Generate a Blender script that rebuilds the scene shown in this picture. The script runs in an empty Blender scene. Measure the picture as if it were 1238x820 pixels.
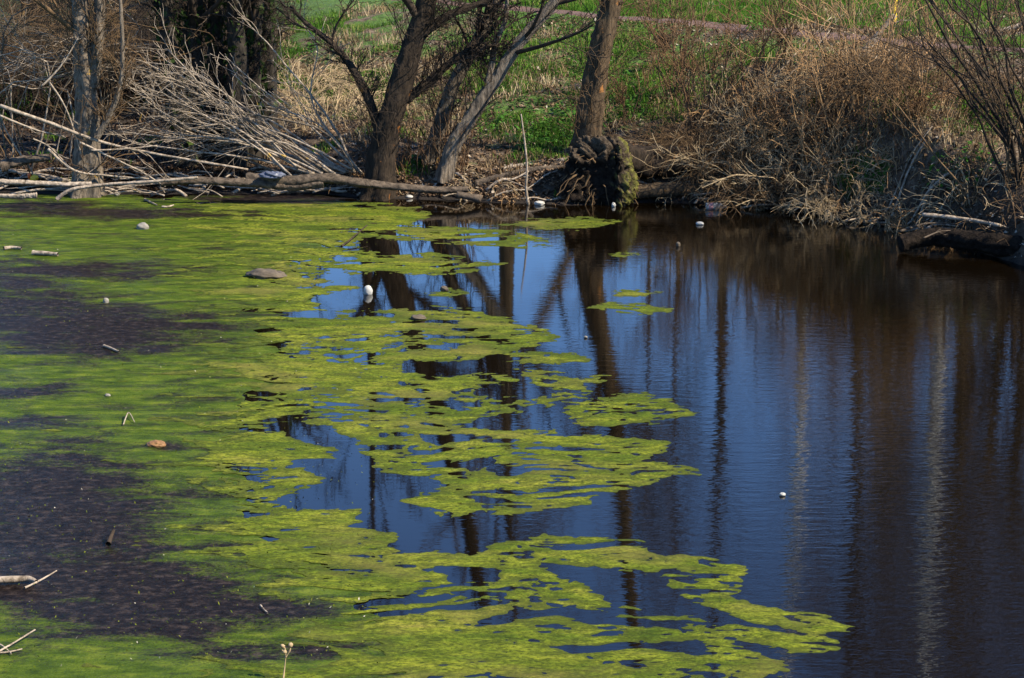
import bpy, math, random
import numpy as np
from mathutils import Vector
R_ = math.radians
rng = np.random.default_rng(7)
random.seed(7)
scene = bpy.context.scene
COL = scene.collection

# ------------------------------------------------------------------ camera
FPX, CXP, CYP = 2500.0, 619.0, 410.0          # focal length and centre in photo pixels
CAM_H, PITCH = 4.15, math.atan(580.0 / 2500.0)
cd = bpy.data.cameras.new("camera"); cam = bpy.data.objects.new("camera", cd); COL.objects.link(cam)
cd.sensor_fit = 'HORIZONTAL'; cd.sensor_width = 36.0; cd.lens = 36.0 * FPX / 1238.0
cd.clip_start = 0.1; cd.clip_end = 3000
cam.location = (0, 0, CAM_H); cam.rotation_euler = (math.pi / 2 - PITCH, 0, 0)
scene.camera = cam
scene.render.resolution_x = 1024; scene.render.resolution_y = 678

# ------------------------------------------------------------------ sky and sun
SUN_EL, SUN_AZ = 44.0, 113.0                    # azimuth clockwise from +Y (the view direction)
w = bpy.data.worlds.new("World"); scene.world = w; w.use_nodes = True
nt = w.node_tree; bg = nt.nodes["Background"]
sky = nt.nodes.new("ShaderNodeTexSky"); sky.sky_type = 'NISHITA'; sky.sun_disc = False
sky.sun_elevation = R_(SUN_EL); sky.sun_rotation = R_(SUN_AZ)
sky.altitude = 1500; sky.air_density = 1.0; sky.dust_density = 0.0; sky.ozone_density = 10.0
nt.links.new(sky.outputs[0], bg.inputs[0]); bg.inputs[1].default_value = 0.15
sd = bpy.data.lights.new("sun", 'SUN'); sd.energy = 5.0; sd.angle = R_(0.5); sd.color = (1.0, 0.90, 0.74)
sun = bpy.data.objects.new("sun", sd); COL.objects.link(sun)
sv = Vector((math.sin(R_(SUN_AZ)) * math.cos(R_(SUN_EL)), math.cos(R_(SUN_AZ)) * math.cos(R_(SUN_EL)), math.sin(R_(SUN_EL))))
sun.rotation_euler = sv.to_track_quat('Z', 'Y').to_euler(); sun.location = (20, 20, 30)
scene.view_settings.view_transform = 'Standard'; scene.view_settings.look = 'None'
scene.view_settings.gamma = 1.0; scene.view_settings.exposure = 1.1
scene.view_settings.use_curve_mapping = False
scene.render.engine = 'CYCLES'
scene.cycles.max_bounces = 6; scene.cycles.diffuse_bounces = 1; scene.cycles.transparent_max_bounces = 6

# ------------------------------------------------------------------ pixel <-> place
cp, sp = math.cos(PITCH), math.sin(PITCH)
def ray(px, py):
    a = (px - CXP) / FPX; b = -(py - CYP) / FPX
    return np.array([a, cp + b * sp, -sp + b * cp])
def gp(px, py, z=0.0):
    d = ray(px, py); t = (z - CAM_H) / d[2]
    return np.array([d[0] * t, d[1] * t, z])
def pv(px, py, Y):
    d = ray(px, py); t = Y / d[1]
    return np.array([d[0] * t, Y, CAM_H + d[2] * t])
def proj(x, y, z):
    zz = z - CAM_H
    dep = y * cp - zz * sp; up = y * sp + zz * cp
    return CXP + FPX * x / dep, CYP - FPX * up / dep

# ------------------------------------------------------------------ noise
def _h(i, j, s):
    n = (i.astype(np.int64) * 374761393 + j.astype(np.int64) * 668265263 + s * 974711) & 0x7fffffff
    n = ((n ^ (n >> 13)) * 1274126177) & 0x7fffffff
    return ((n ^ (n >> 16)) & 0xffff) / 65535.0
def vn(x, y, s=0):
    i = np.floor(x); j = np.floor(y); u = x - i; v = y - j
    u = u * u * (3 - 2 * u); v = v * v * (3 - 2 * v)
    i = i.astype(np.int64); j = j.astype(np.int64)
    return (_h(i, j, s) * (1 - u) + _h(i + 1, j, s) * u) * (1 - v) + (_h(i, j + 1, s) * (1 - u) + _h(i + 1, j + 1, s) * u) * v
def fbm(x, y, s=0, o=4):
    a = 0.5; t = 0; r = 0
    for k in range(o):
        r = r + a * vn(x * 2 ** k + 17.3 * k, y * 2 ** k - 9.1 * k, s + k); t += a; a *= 0.5
    return r / t - 0.5
def sstep(a, b, x):
    t = np.clip((x - a) / (b - a), 0, 1); return t * t * (3 - 2 * t)

# ------------------------------------------------------------------ scene objects
def tag(o, label=None, cat=None, group=None, kind=None):
    if label: o["label"] = label
    if cat: o["category"] = cat
    if group: o["group"] = group
    if kind: o["kind"] = kind
    return o
def empty(name, loc):
    o = bpy.data.objects.new(name, None); COL.objects.link(o); o.location = tuple(loc); o.empty_display_size = 0.1
    return o
def mesh_np(name, V, F, smooth=True, attrs=None):
    V = np.asarray(V, dtype=np.float32); F = np.asarray(F, dtype=np.int32)
    me = bpy.data.meshes.new(name); k = F.shape[1]
    me.vertices.add(len(V)); me.vertices.foreach_set("co", V.ravel())
    me.loops.add(F.size); me.loops.foreach_set("vertex_index", F.ravel())
    me.polygons.add(len(F)); me.polygons.foreach_set("loop_start", np.arange(0, F.size, k, dtype=np.int32))
    me.polygons.foreach_set("loop_total", np.full(len(F), k, dtype=np.int32))
    me.polygons.foreach_set("use_smooth", np.full(len(F), smooth, dtype=bool))
    if attrs:
        for n, a in attrs.items():
            at = me.attributes.new(n, 'FLOAT', 'POINT'); at.data.foreach_set("value", np.asarray(a, dtype=np.float32))
    me.update(calc_edges=True); me.validate()
    return me
def put(name, V, F, mat, parent=None, smooth=True, attrs=None):
    V = np.asarray(V, dtype=np.float64)
    if parent is not None: V = V - np.array(parent.matrix_world.translation if parent.parent is None and parent.type != 'EMPTY' else parent.location)[None, :]
    me = mesh_np(name, V, F, smooth, attrs)
    if mat: me.materials.append(mat)
    o = bpy.data.objects.new(name, me); COL.objects.link(o)
    if parent is not None: o.parent = parent
    if name in ('twigs', 'crown', 'stems', 'roots', 'shade_leaves'): o['kind'] = 'stuff'
    return o
def merge(parts):
    Vs, Fs, n = [], [], 0
    for V, F in parts:
        if len(V) == 0: continue
        Vs.append(V); Fs.append(np.asarray(F) + n); n += len(V)
    return np.concatenate(Vs), np.concatenate(Fs)

# ------------------------------------------------------------------ tubes and growth (vectorised)
def norm(a): return a / (np.linalg.norm(a, axis=-1, keepdims=True) + 1e-9)
def tubes(P, Rad, S=4, cap=True):
    """P (N,K,3), Rad (N,K) -> verts, quads (the tip is drawn to a point by its radius)"""
    N, K, _ = P.shape
    T = norm(np.gradient(P, axis=1))
    tm = norm(T.mean(1)); ref = np.where(np.abs(tm[:, 2:3]) > 0.8, np.array([[1., 0.13, 0.]]), np.array([[0.1, 0., 1.]]))
    U = norm(np.cross(T, ref[:, None, :])); W = np.cross(T, U)
    a = np.arange(S) / S * 2 * np.pi
    V = P[:, :, None, :] + Rad[:, :, None, None] * (U[:, :, None, :] * np.cos(a)[None, None, :, None] + W[:, :, None, :] * np.sin(a)[None, None, :, None])
    idx = np.arange(N * K * S).reshape(N, K, S)
    A = idx[:, :-1, :]; B = idx[:, 1:, :]
    F = np.stack([A, np.roll(A, -1, 2), np.roll(B, -1, 2), B], -1).reshape(-1, 4)
    if cap and S == 4: F = np.concatenate([F, idx[:, 0, ::-1].reshape(-1, 4), idx[:, -1, :].reshape(-1, 4)])
    elif cap and S % 2 == 0:
        ex = []
        for ring, rev in ((idx[:, 0, :], True), (idx[:, -1, :], False)):
            for q in range(1, S - 2, 2):
                c = np.stack([ring[:, 0], ring[:, q], ring[:, q + 1], ring[:, q + 2]], -1); ex.append(c[:, ::-1] if rev else c)
        F = np.concatenate([F] + ex)
    return V.reshape(-1, 3), F
def spline(pts, K):
    pts = np.asarray(pts, float); n = len(pts)
    if n == 2: return pts[0] + (pts[1] - pts[0]) * np.linspace(0, 1, K)[:, None]
    t = np.linspace(0, n - 1, K); i = np.clip(np.floor(t).astype(int), 0, n - 2); u = (t - i)[:, None]
    p0 = pts[np.clip(i - 1, 0, n - 1)]; p1 = pts[i]; p2 = pts[i + 1]; p3 = pts[np.clip(i + 2, 0, n - 1)]
    return 0.5 * (2 * p1 + (p2 - p0) * u + (2 * p0 - 5 * p1 + 4 * p2 - p3) * u * u + (3 * p1 - p0 - 3 * p2 + p3) * u ** 3)
def grow(P, Rad, n, lr, ang, up, K, tmin=0.25, rr=0.55, wig=0.12, tmax=0.98, taper=0.25, lmin=0.0):
    """n children on every parent polyline"""
    N, KP, _ = P.shape
    L = np.linalg.norm(np.diff(P, axis=1), axis=2).sum(1)
    t = rng.uniform(tmin, tmax, (N, n)); f = t * (KP - 1); i = np.clip(f.astype(int), 0, KP - 2); u = f - i
    ii = np.arange(N)[:, None]
    base = P[ii, i] * (1 - u[..., None]) + P[ii, i + 1] * u[..., None]
    tang = norm(P[ii, i + 1] - P[ii, i]); r0 = (Rad[ii, i] * (1 - u) + Rad[ii, i + 1] * u) * rr * rng.uniform(0.6, 1.05, (N, n))
    rnd = rng.normal(size=(N, n, 3)); perp = norm(rnd - (rnd * tang).sum(-1, keepdims=True) * tang)
    a = R_(ang) * rng.uniform(0.6, 1.4, (N, n))[..., None]
    d = norm(tang * np.cos(a) + perp * np.sin(a) + np.array([0, 0, up]))
    ln = np.maximum(L[:, None] * lr * rng.uniform(0.55, 1.25, (N, n)) * (1.15 - 0.6 * t), lmin)
    M = N * n; base = base.reshape(M, 3); d = d.reshape(M, 3); ln = ln.reshape(M); r0 = r0.reshape(M)
    Q = np.zeros((M, K, 3)); Q[:, 0] = base; st = (ln / (K - 1))[:, None]
    for k in range(1, K):
        d = norm(d + rng.normal(size=(M, 3)) * wig + np.array([0, 0, up * 0.25])); Q[:, k] = Q[:, k - 1] + d * st
    RR = r0[:, None] * np.linspace(1, taper, K)[None, :]
    return Q, RR

def trunk_mesh(pts, r0, r1, K=70, S=22, flare=0.5, rough=0.10, seed=0):
    """a barked trunk: ridged rings round a spline, flared at the foot"""
    P = spline(pts, K); t = np.linspace(0, 1, K); Rad = r0 + (r1 - r0) * t
    L = np.linalg.norm(np.diff(P, axis=0), axis=1).sum(); s = t * L
    Rad = Rad + r0 * flare * np.exp(-s / (2.2 * r0))
    T = norm(np.gradient(P, axis=0)); ref = np.array([1., 0.1, 0.]) if abs(T[K // 2, 2]) > 0.6 else np.array([0., 0.1, 1.])
    U = norm(np.cross(T, ref)); W = np.cross(T, U); a = np.arange(S) / S * 2 * np.pi
    ph, ss = np.meshgrid(a, s); wr = np.minimum(ph, 2 * np.pi - ph); n1 = fbm(wr * 3.4 + (ph > np.pi) * 40, ss * 1.1 / r0, seed, 4) * sstep(0, 0.25, wr) * sstep(np.pi, np.pi - 0.25, wr) * 1.5 - 0.35 * np.abs(fbm(wr * 6 + 9, ss * 0.8 / r0, seed + 5, 3))
    big = np.sin(ph * 3 + ss * 1.3 + seed) * 0.06 + np.sin(ph * 5 - ss * 2.1 + seed * 2) * 0.04
    foot = np.exp(-ss / (2.0 * r0)) * flare * 0.5 * np.sin(ph * 5 + seed)
    rad = Rad[:, None] * (1 + rough * 1.6 * n1 + big + foot)
    V = P[:, None, :] + rad[..., None] * (U[:, None, :] * np.cos(a)[None, :, None] + W[:, None, :] * np.sin(a)[None, :, None])
    idx = np.arange(K * S).reshape(K, S); A = idx[:-1]; B = idx[1:]
    F = np.stack([A, np.roll(A, -1, 1), np.roll(B, -1, 1), B], -1).reshape(-1, 4)
    ex = []
    for ring, rev in ((idx[0], True), (idx[-1], False)):
        for q in range(1, S - 2, 2):
            c = [ring[0], ring[q], ring[q + 1], ring[q + 2]]; ex.append(c[::-1] if rev else c)
    return V.reshape(-1, 3), np.concatenate([F, np.array(ex)]), P, Rad

# ------------------------------------------------------------------ materials
def newmat(name):
    m = bpy.data.materials.new(name); m.use_nodes = True
    t = m.node_tree; b = t.nodes["Principled BSDF"]
    return m, t, b
def N(t, typ, **kw):
    n = t.nodes.new(typ)
    for k, v in kw.items():
        if k.startswith("i_"): n.inputs[k[2:].replace("_", " ")].default_value = v
        else: setattr(n, k, v)
    return n
def coords(t, sc=(1, 1, 1), kind="Object", loc=(0, 0, 0)):
    tc = N(t, "ShaderNodeTexCoord"); mp = N(t, "ShaderNodeMapping"); mp.inputs["Scale"].default_value = sc; mp.inputs["Location"].default_value = loc
    if kind == "World":
        g = N(t, "ShaderNodeNewGeometry"); t.links.new(g.outputs["Position"], mp.inputs[0])
    else: t.links.new(tc.outputs[kind], mp.inputs[0])
    return mp.outputs[0]
def noise(t, co, scale, det=5, rough=0.6, dist=0.0):
    n = N(t, "ShaderNodeTexNoise"); n.inputs["Scale"].default_value = scale; n.inputs["Detail"].default_value = det
    n.inputs["Roughness"].default_value = rough; n.inputs["Distortion"].default_value = dist
    t.links.new(co, n.inputs["Vector"]); return n.outputs["Fac"]
def ramp(t, fac, stops):
    r = N(t, "ShaderNodeValToRGB"); e = r.color_ramp.elements
    while len(e) < len(stops): e.new(0.5)
    for k, (p, c) in enumerate(stops):
        e[k].position = p; e[k].color = (*c, 1) if len(c) == 3 else c
    t.links.new(fac, r.inputs[0]); return r.outputs[0]
def mix(t, f, a, b, mode='MIX'):
    m = N(t, "ShaderNodeMix", data_type='RGBA', blend_type=mode)
    for s, v in ((0, f), (6, a), (7, b)):
        if hasattr(v, "is_linked"): t.links.new(v, m.inputs[s])
        else: m.inputs[s].default_value = v if s == 0 else (*v, 1)
    return m.outputs[2]
def math_(t, op, a, b=0.0, clamp=False):
    m = N(t, "ShaderNodeMath", operation=op); m.use_clamp = clamp
    for s, v in ((0, a), (1, b)):
        if hasattr(v, "is_linked"): t.links.new(v, m.inputs[s])
        else: m.inputs[s].default_value = v
    return m.outputs[0]
def bump(t, b, h, strength=0.5, dist=0.01):
    n = N(t, "ShaderNodeBump"); n.inputs["Strength"].default_value = strength; n.inputs["Distance"].default_value = dist
    t.links.new(h, n.inputs["Height"]); t.links.new(n.outputs[0], b.inputs["Normal"]); return n
def attr(t, name):
    a = N(t, "ShaderNodeAttribute", attribute_name=name); return a.outputs["Fac"]

def bark_mat(name, dark, light, lichen=None, lich_amt=0.0, zs=0.22, scale=26, bd=0.03):
    m, t, b = newmat(name); co = coords(t, (1, 1, zs), "World")
    n1 = noise(t, co, scale, 7, 0.72, 0.5); n2 = noise(t, coords(t, (1, 1, 1), "World"), 3.0, 4)
    c = ramp(t, n1, [(0.36, dark), (0.62, light)])
    c = mix(t, ramp(t, n2, [(0.35, (0, 0, 0)), (0.7, (0.45, 0.45, 0.45))]), c, tuple(0.6 * x for x in light))
    if lichen:
        n3 = noise(t, coords(t, (1, 1, 0.8), "World", (3, 1, 5)), 6.0, 5, 0.62)
        c = mix(t, ramp(t, n3, [(0.66 - lich_amt, (0, 0, 0)), (0.70 - lich_amt, (0.9, 0.9, 0.9))]), c, lichen)
    t.links.new(c, b.inputs["Base Color"]); b.inputs["Roughness"].default_value = 0.9
    b.inputs["Specular IOR Level"].default_value = 0.2
    bump(t, b, n1, 0.9, bd); return m
M = {}
M['bark_dark'] = bark_mat("bark_dark", (0.005, 0.0037, 0.0025), (0.045, 0.031, 0.019), (0.26, 0.10, 0.02), 0.02)
M['bark_brown'] = bark_mat("bark_brown", (0.009, 0.006, 0.004), (0.130, 0.088, 0.048), (0.28, 0.12, 0.03), 0.03)
M['bark_grey'] = bark_mat("bark_grey", (0.026, 0.021, 0.016), (0.22, 0.175, 0.125), (0.36, 0.21, 0.03), 0.02)
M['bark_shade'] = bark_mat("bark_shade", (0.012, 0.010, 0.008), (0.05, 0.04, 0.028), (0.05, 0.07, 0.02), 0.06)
M['driftwood'] = bark_mat("driftwood", (0.085, 0.062, 0.040), (0.44, 0.355, 0.26), (0.42, 0.26, 0.05), -0.02, 0.6, 18, 0.012)
M['log_wood'] = bark_mat("log_wood", (0.014, 0.010, 0.007), (0.14, 0.105, 0.072), None, 0, 1.0, 14, 0.02)
M['twig_brown'] = bark_mat("twig_brown", (0.050, 0.030, 0.014), (0.17, 0.105, 0.05), None, 0, 1, 8, 0.004)
M['twig_red'] = bark_mat("twig_red", (0.065, 0.034, 0.016), (0.20, 0.112, 0.052), None, 0, 1, 8, 0.004)
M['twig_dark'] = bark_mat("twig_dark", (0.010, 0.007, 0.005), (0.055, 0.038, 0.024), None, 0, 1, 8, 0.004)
M['straw'] = bark_mat("straw", (0.24, 0.165, 0.085), (0.50, 0.375, 0.215), None, 0, 1, 6, 0.003)
M['bramble'] = bark_mat("bramble", (0.17, 0.094, 0.040), (0.46, 0.28, 0.13), None, 0, 1, 5, 0.003)
M['bark_birch'] = bark_mat("bark_birch", (0.30, 0.28, 0.25), (0.85, 0.82, 0.76), None, 0, 3.0, 7, 0.01)

# water: dark, still, mirror-like, with light ripples
m, t, b = newmat("pond_water"); M['water'] = m
b.inputs["Base Color"].default_value = (0.0030, 0.0018, 0.0006, 1); b.inputs["Roughness"].default_value = 0.03; b.inputs["IOR"].default_value = 1.333
co = coords(t, (0.85, 2.8, 1), "World")
rip = noise(t, co, 4.5, 3, 0.55, 0.3); rip2 = noise(t, coords(t, (0.5, 2.2, 1), "World", (7, 2, 0)), 14.0, 2, 0.5)
amt = noise(t, coords(t, (0.25, 0.12, 1), "World", (1.7, 0, 0)), 1.0, 2)
sep = N(t, "ShaderNodeSeparateXYZ"); t.links.new(coords(t, (1, 1, 1), "World"), sep.inputs[0])
mr = N(t, "ShaderNodeMapRange"); t.links.new(sep.outputs[0], mr.inputs[0])
for k, v in (("From Min", -0.5), ("From Max", 3.0), ("To Min", 0.12), ("To Max", 1.0)): mr.inputs[k].default_value = v
h = math_(t, 'MULTIPLY', math_(t, 'ADD', rip, math_(t, 'MULTIPLY', rip2, 0.45)), math_(t, 'MULTIPLY', mr.outputs[0], ramp(t, amt, [(0.35, (0.3,) * 3), (0.65, (1,) * 3)])))
bump(t, b, h, 1.0, 0.0034)

# ground: soil and litter, turfed where "green" says so
m, t, b = newmat("bank_soil"); M['ground'] = m
co = coords(t, (1, 1, 1), "World")
soil = ramp(t, noise(t, co, 9, 7, 0.7), [(0.3, (0.035, 0.024, 0.016)), (0.52, (0.11, 0.078, 0.05)), (0.72, (0.26, 0.20, 0.135))])
turf = ramp(t, noise(t, co, 14, 6, 0.7), [(0.3, (0.025, 0.05, 0.010)), (0.55, (0.075, 0.14, 0.022)), (0.75, (0.17, 0.20, 0.06))])
g = math_(t, 'ADD', attr(t, "green"), math_(t, 'MULTIPLY', math_(t, 'SUBTRACT', noise(t, co, 2.6, 5, 0.7), 0.5), 2.2))
c = mix(t, ramp(t, g, [(0.40, (0, 0, 0)), (0.62, (1, 1, 1))]), soil, turf)
c = mix(t, attr(t, "wet"), c, (0.020, 0.015, 0.011))  # damp soil at the waterline, and shade painted into the bank's colour
t.links.new(c, b.inputs["Base Color"]); b.inputs["Roughness"].default_value = 0.92; b.inputs["Specular IOR Level"].default_value = 0.25
bump(t, b, noise(t, co, 22, 6, 0.7), 0.9, 0.05)

m, t, b = newmat("dirt_path"); M['path'] = m
co = coords(t, (1, 1, 1), "World")
c = ramp(t, noise(t, co, 10, 6, 0.7), [(0.3, (0.045, 0.024, 0.015)), (0.6, (0.15, 0.082, 0.055)), (0.8, (0.26, 0.165, 0.12))])
t.links.new(c, b.inputs["Base Color"]); b.inputs["Roughness"].default_value = 0.95; bump(t, b, noise(t, co, 25, 6, 0.7), 0.9, 0.04)

# mud under a skin of water, dusted with algae where "cover" says so
m, t, b = newmat("wet_mud"); M['mud'] = m
co = coords(t, (0.55, 1.3, 1), "World"); cof = coords(t, (1, 1.4, 1), "World", (3, 3, 0))
n1 = noise(t, co, 3.2, 7, 0.66, 0.6); n2 = noise(t, cof, 38, 4, 0.7)
mud = ramp(t, noise(t, cof, 12, 6, 0.7), [(0.34, (0.003, 0.0022, 0.002)), (0.52, (0.013, 0.009, 0.0075)), (0.66, (0.048, 0.034, 0.026))])
alg = ramp(t, noise(t, co, 7, 6, 0.65), [(0.32, (0.020, 0.036, 0.004)), (0.5, (0.055, 0.085, 0.007)), (0.68, (0.115, 0.140, 0.014))])
g = math_(t, 'ADD', attr(t, "cover"), math_(t, 'ADD', math_(t, 'MULTIPLY', math_(t, 'SUBTRACT', n1, 0.5), 3.0), math_(t, 'MULTIPLY', math_(t, 'SUBTRACT', n2, 0.5), 1.6)))
gm = ramp(t, g, [(0.36, (0, 0, 0)), (1.0, (1, 1, 1))])
t.links.new(mix(t, gm, mud, alg), b.inputs["Base Color"])
t.links.new(ramp(t, gm, [(0, (0.30,) * 3), (1, (0.55,) * 3)]), b.inputs["Roughness"])
b.inputs["IOR"].default_value = 1.333
b.inputs["Specular IOR Level"].default_value = 0.06
t.links.new(ramp(t, noise(t, coords(t, (0.35, 1.1, 1), "World", (9, 4, 0)), 2.0, 5, 0.6), [(0.45, (0.0,) * 3), (0.72, (0.11,) * 3)]), b.inputs["Coat Weight"]); b.inputs["Coat Roughness"].default_value = 0.14; b.inputs["Coat IOR"].default_value = 1.33
bump(t, b, math_(t, 'ADD', n2, n1), 0.9, 0.016)

# floating algae
m, t, b = newmat("algae"); M['algae'] = m
co = coords(t, (0.5, 1.2, 1), "World"); cof = coords(t, (1, 1.5, 1), "World")
n1 = noise(t, co, 2.4, 7, 0.68, 0.9); n2 = noise(t, cof, 34, 6, 0.78); n3 = noise(t, coords(t, (0.6, 1.5, 1), "World", (5, 5, 0)), 9, 6, 0.72, 0.5)
c = ramp(t, n1, [(0.30, (0.032, 0.060, 0.005)), (0.44, (0.095, 0.130, 0.009)), (0.56, (0.185, 0.205, 0.016)), (0.72, (0.225, 0.200, 0.034))])
c = mix(t, ramp(t, n3, [(0.40, (0.75,) * 3), (0.56, (0.0,) * 3)]), c, (0.045, 0.060, 0.006))
c = mix(t, ramp(t, n2, [(0.38, (0.85,) * 3), (0.55, (0.0,) * 3)]), c, (0.018, 0.026, 0.004))
c = mix(t, ramp(t, n2, [(0.60, (0.0,) * 3), (0.72, (0.6,) * 3)]), c, (0.30, 0.31, 0.045))
n5 = noise(t, coords(t, (0.7, 1.2, 1), "World", (11, 3, 0)), 1.1, 4, 0.6)
c = mix(t, ramp(t, n5, [(0.52, (0.0,) * 3), (0.66, (0.5,) * 3)]), c, (0.13, 0.105, 0.030))
c = mix(t, ramp(t, math_(t, 'ADD', attr(t, "edge"), math_(t, 'MULTIPLY', math_(t, 'SUBTRACT', n2, 0.5), 1.4)), [(0.0, (0.75,) * 3), (0.5, (0.0,) * 3)]), c, (0.045, 0.055, 0.009))
t.links.new(c, b.inputs["Base Color"]); b.inputs["Roughness"].default_value = 0.75; b.inputs["IOR"].default_value = 1.333; b.inputs["Specular IOR Level"].default_value = 0.12
bump(t, b, n2, 0.8, 0.012)

def leaf_mat(name, stops, trans=0.35):
    m = bpy.data.materials.new(name); m.use_nodes = True; t = m.node_tree; t.nodes.clear()
    out = N(t, "ShaderNodeOutputMaterial"); mx = N(t, "ShaderNodeMixShader"); mx.inputs[0].default_value = trans
    d = N(t, "ShaderNodeBsdfDiffuse"); tr = N(t, "ShaderNodeBsdfTranslucent")
    c = ramp(t, attr(t, "var"), stops); t.links.new(c, d.inputs[0]); t.links.new(c, tr.inputs[0])
    t.links.new(d.outputs[0], mx.inputs[1]); t.links.new(tr.outputs[0], mx.inputs[2]); t.links.new(mx.outputs[0], out.inputs[0])
    return m
M['grass'] = leaf_mat("grass_green", [(0, (0.035, 0.085, 0.012)), (0.5, (0.085, 0.18, 0.022)), (0.8, (0.15, 0.24, 0.04)), (1, (0.30, 0.27, 0.10))])
M['dry'] = leaf_mat("grass_dry", [(0, (0.10, 0.065, 0.035)), (0.5, (0.26, 0.18, 0.095)), (1, (0.46, 0.37, 0.23))], 0.2)
M['litter'] = leaf_mat("leaf_litter", [(0, (0.03, 0.02, 0.014)), (0.5, (0.12, 0.075, 0.045)), (0.85, (0.24, 0.165, 0.10)), (1, (0.42, 0.35, 0.26))], 0.1)
M['herb'] = leaf_mat("herb_leaf", [(0, (0.02, 0.06, 0.012)), (0.6, (0.06, 0.16, 0.025)), (1, (0.14, 0.25, 0.06))])
M['crumb'] = leaf_mat("crumb", [(0, (0.02, 0.03, 0.008)), (0.5, (0.08, 0.10, 0.01)), (0.93, (0.14, 0.15, 0.02)), (0.97, (0.40, 0.36, 0.28))], 0.1)
M['shade_leaves'] = leaf_mat("shade_leaf", [(0, (0.012, 0.022, 0.008)), (0.7, (0.035, 0.06, 0.016)), (1, (0.12, 0.16, 0.04))], 0.2)
def plain(name, col, rough=0.6, var=0.25, sc=20, spec=0.4):
    m, t, b = newmat(name); n = noise(t, coords(t, (1, 1, 1), "World"), sc, 5, 0.65)
    t.links.new(ramp(t, n, [(0.3, tuple(x * (1 - var) for x in col)), (0.7, tuple(min(1, x * (1 + var)) for x in col))]), b.inputs["Base Color"])
    b.inputs["Roughness"].default_value = rough; b.inputs["Specular IOR Level"].default_value = spec; bump(t, b, n, 0.4, 0.01); return m
M['stone_pale'] = plain("stone_pale", (0.20, 0.18, 0.145), 0.85, 0.3, 18)
M['stone_brown'] = plain("stone_brown", (0.085, 0.065, 0.042), 0.85, 0.5, 14)
M['white_plastic'] = plain("white_plastic", (0.36, 0.345, 0.30), 0.55, 0.22, 30)
M['pink_label'] = plain("pink_label", (0.62, 0.28, 0.26), 0.5, 0.2, 60)
M['yellow_plastic'] = plain("yellow_plastic", (0.80, 0.50, 0.03), 0.4, 0.1, 60)
M['orange_plastic'] = plain("orange_plastic", (0.75, 0.13, 0.02), 0.4, 0.1, 60)
M['blue_plastic'] = plain("blue_plastic", (0.07, 0.08, 0.11), 0.45, 0.3, 25)
M['yellow_paint'] = plain("yellow_paint", (0.72, 0.46, 0.03), 0.5, 0.15, 20)
M['dead_leaf'] = plain("dead_leaf", (0.20, 0.10, 0.035), 0.7, 0.35, 50)
m, t, b = newmat("soil_clod"); M['soil_clod'] = m
nn = noise(t, coords(t, (1, 1, 1), "World"), 16, 6, 0.7)
c = ramp(t, nn, [(0.35, (0.005, 0.004, 0.003)), (0.65, (0.028, 0.020, 0.014))]); c = mix(t, attr(t, "lit_rim"), c, ramp(t, nn, [(0.35, (0.022, 0.016, 0.010)), (0.65, (0.12, 0.09, 0.06))]))
c = mix(t, attr(t, "moss"), c, ramp(t, nn, [(0.35, (0.06, 0.06, 0.012)), (0.65, (0.20, 0.19, 0.04))]))
t.links.new(c, b.inputs["Base Color"]); b.inputs["Roughness"].default_value = 0.95; b.inputs["Specular IOR Level"].default_value = 0.1; bump(t, b, nn, 1.0, 0.05)
M['moss'] = plain("moss", (0.20, 0.18, 0.035), 0.95, 0.6, 30, 0.1)

# ------------------------------------------------------------------ the lie of the land
WL = [(-260, 222), (0, 234), (200, 235), (400, 236), (560, 243), (690, 248), (800, 244), (900, 250), (1000, 262), (1080, 276), (1160, 298), (1238, 322), (1420, 385)]
wlp = np.array([gp(a, c_) for a, c_ in WL]); WLX, WLY = wlp[:, 0], wlp[:, 1]
pa, pb = gp(640, 10, 1.75), gp(1238, 60, 1.75)
def Yw(x): return np.interp(x, WLX, WLY)
def Yp(x): return pa[1] + (np.clip(x, -40, 40) - pa[0]) * (pb[1] - pa[1]) / (pb[0] - pa[0])
def height(x, y):
    x = np.asarray(x, float); y = np.asarray(y, float)
    wob = fbm(x * 1.1, x * 0 + 3.3, 21, 3) * 0.35
    s = y - Yw(x) - wob
    lip = 0.30 - 0.12 * sstep(1.0, -2.5, x)
    span = np.maximum(Yp(x) - 0.7 - Yw(x), 2.0)
    u = np.clip(s / span, 0, 1)
    z = lip * sstep(0, 0.55, s) + (1.72 - lip) * (0.65 * u + 0.35 * u * u * (3 - 2 * u)) * sstep(0.0, 1.2, s)
    z = z + sstep(0.1, 1.0, s) * (fbm(x * 0.9, y * 0.9, 3, 4) * 0.30 * (1 - 0.7 * sstep(0.7, 1.0, s / span)) + fbm(x * 4, y * 4, 8, 3) * 0.07)
    z = z + 0.75 * np.exp(-((x - 4.1) / 1.25) ** 2) * sstep(0.1, 1.3, s) * (1 - sstep(2.2, 4.6, s))          # the hump under the brush tangle
    far = np.maximum(y - Yp(x) - 1, 0); z = z + 0.012 * np.minimum(far, 400) + fbm(x * 0.15, y * 0.15, 12, 3) * 0.4 * sstep(6, 30, far)
    bed = np.maximum(s * 0.35, -0.7)
    z = np.where(s < 0, bed, z)
    near = 9.2 - y + 0.25 * np.clip(np.abs(x) - 5, 0, 20)                                   # the bank the photographer stands on
    z = np.where(near > 0, np.maximum(z, -0.5 + 3.1 * sstep(-0.6, 7.5, near)), z)
    return z
def H1(x, y): return float(height(np.array([x]), np.array([y]))[0])
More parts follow.
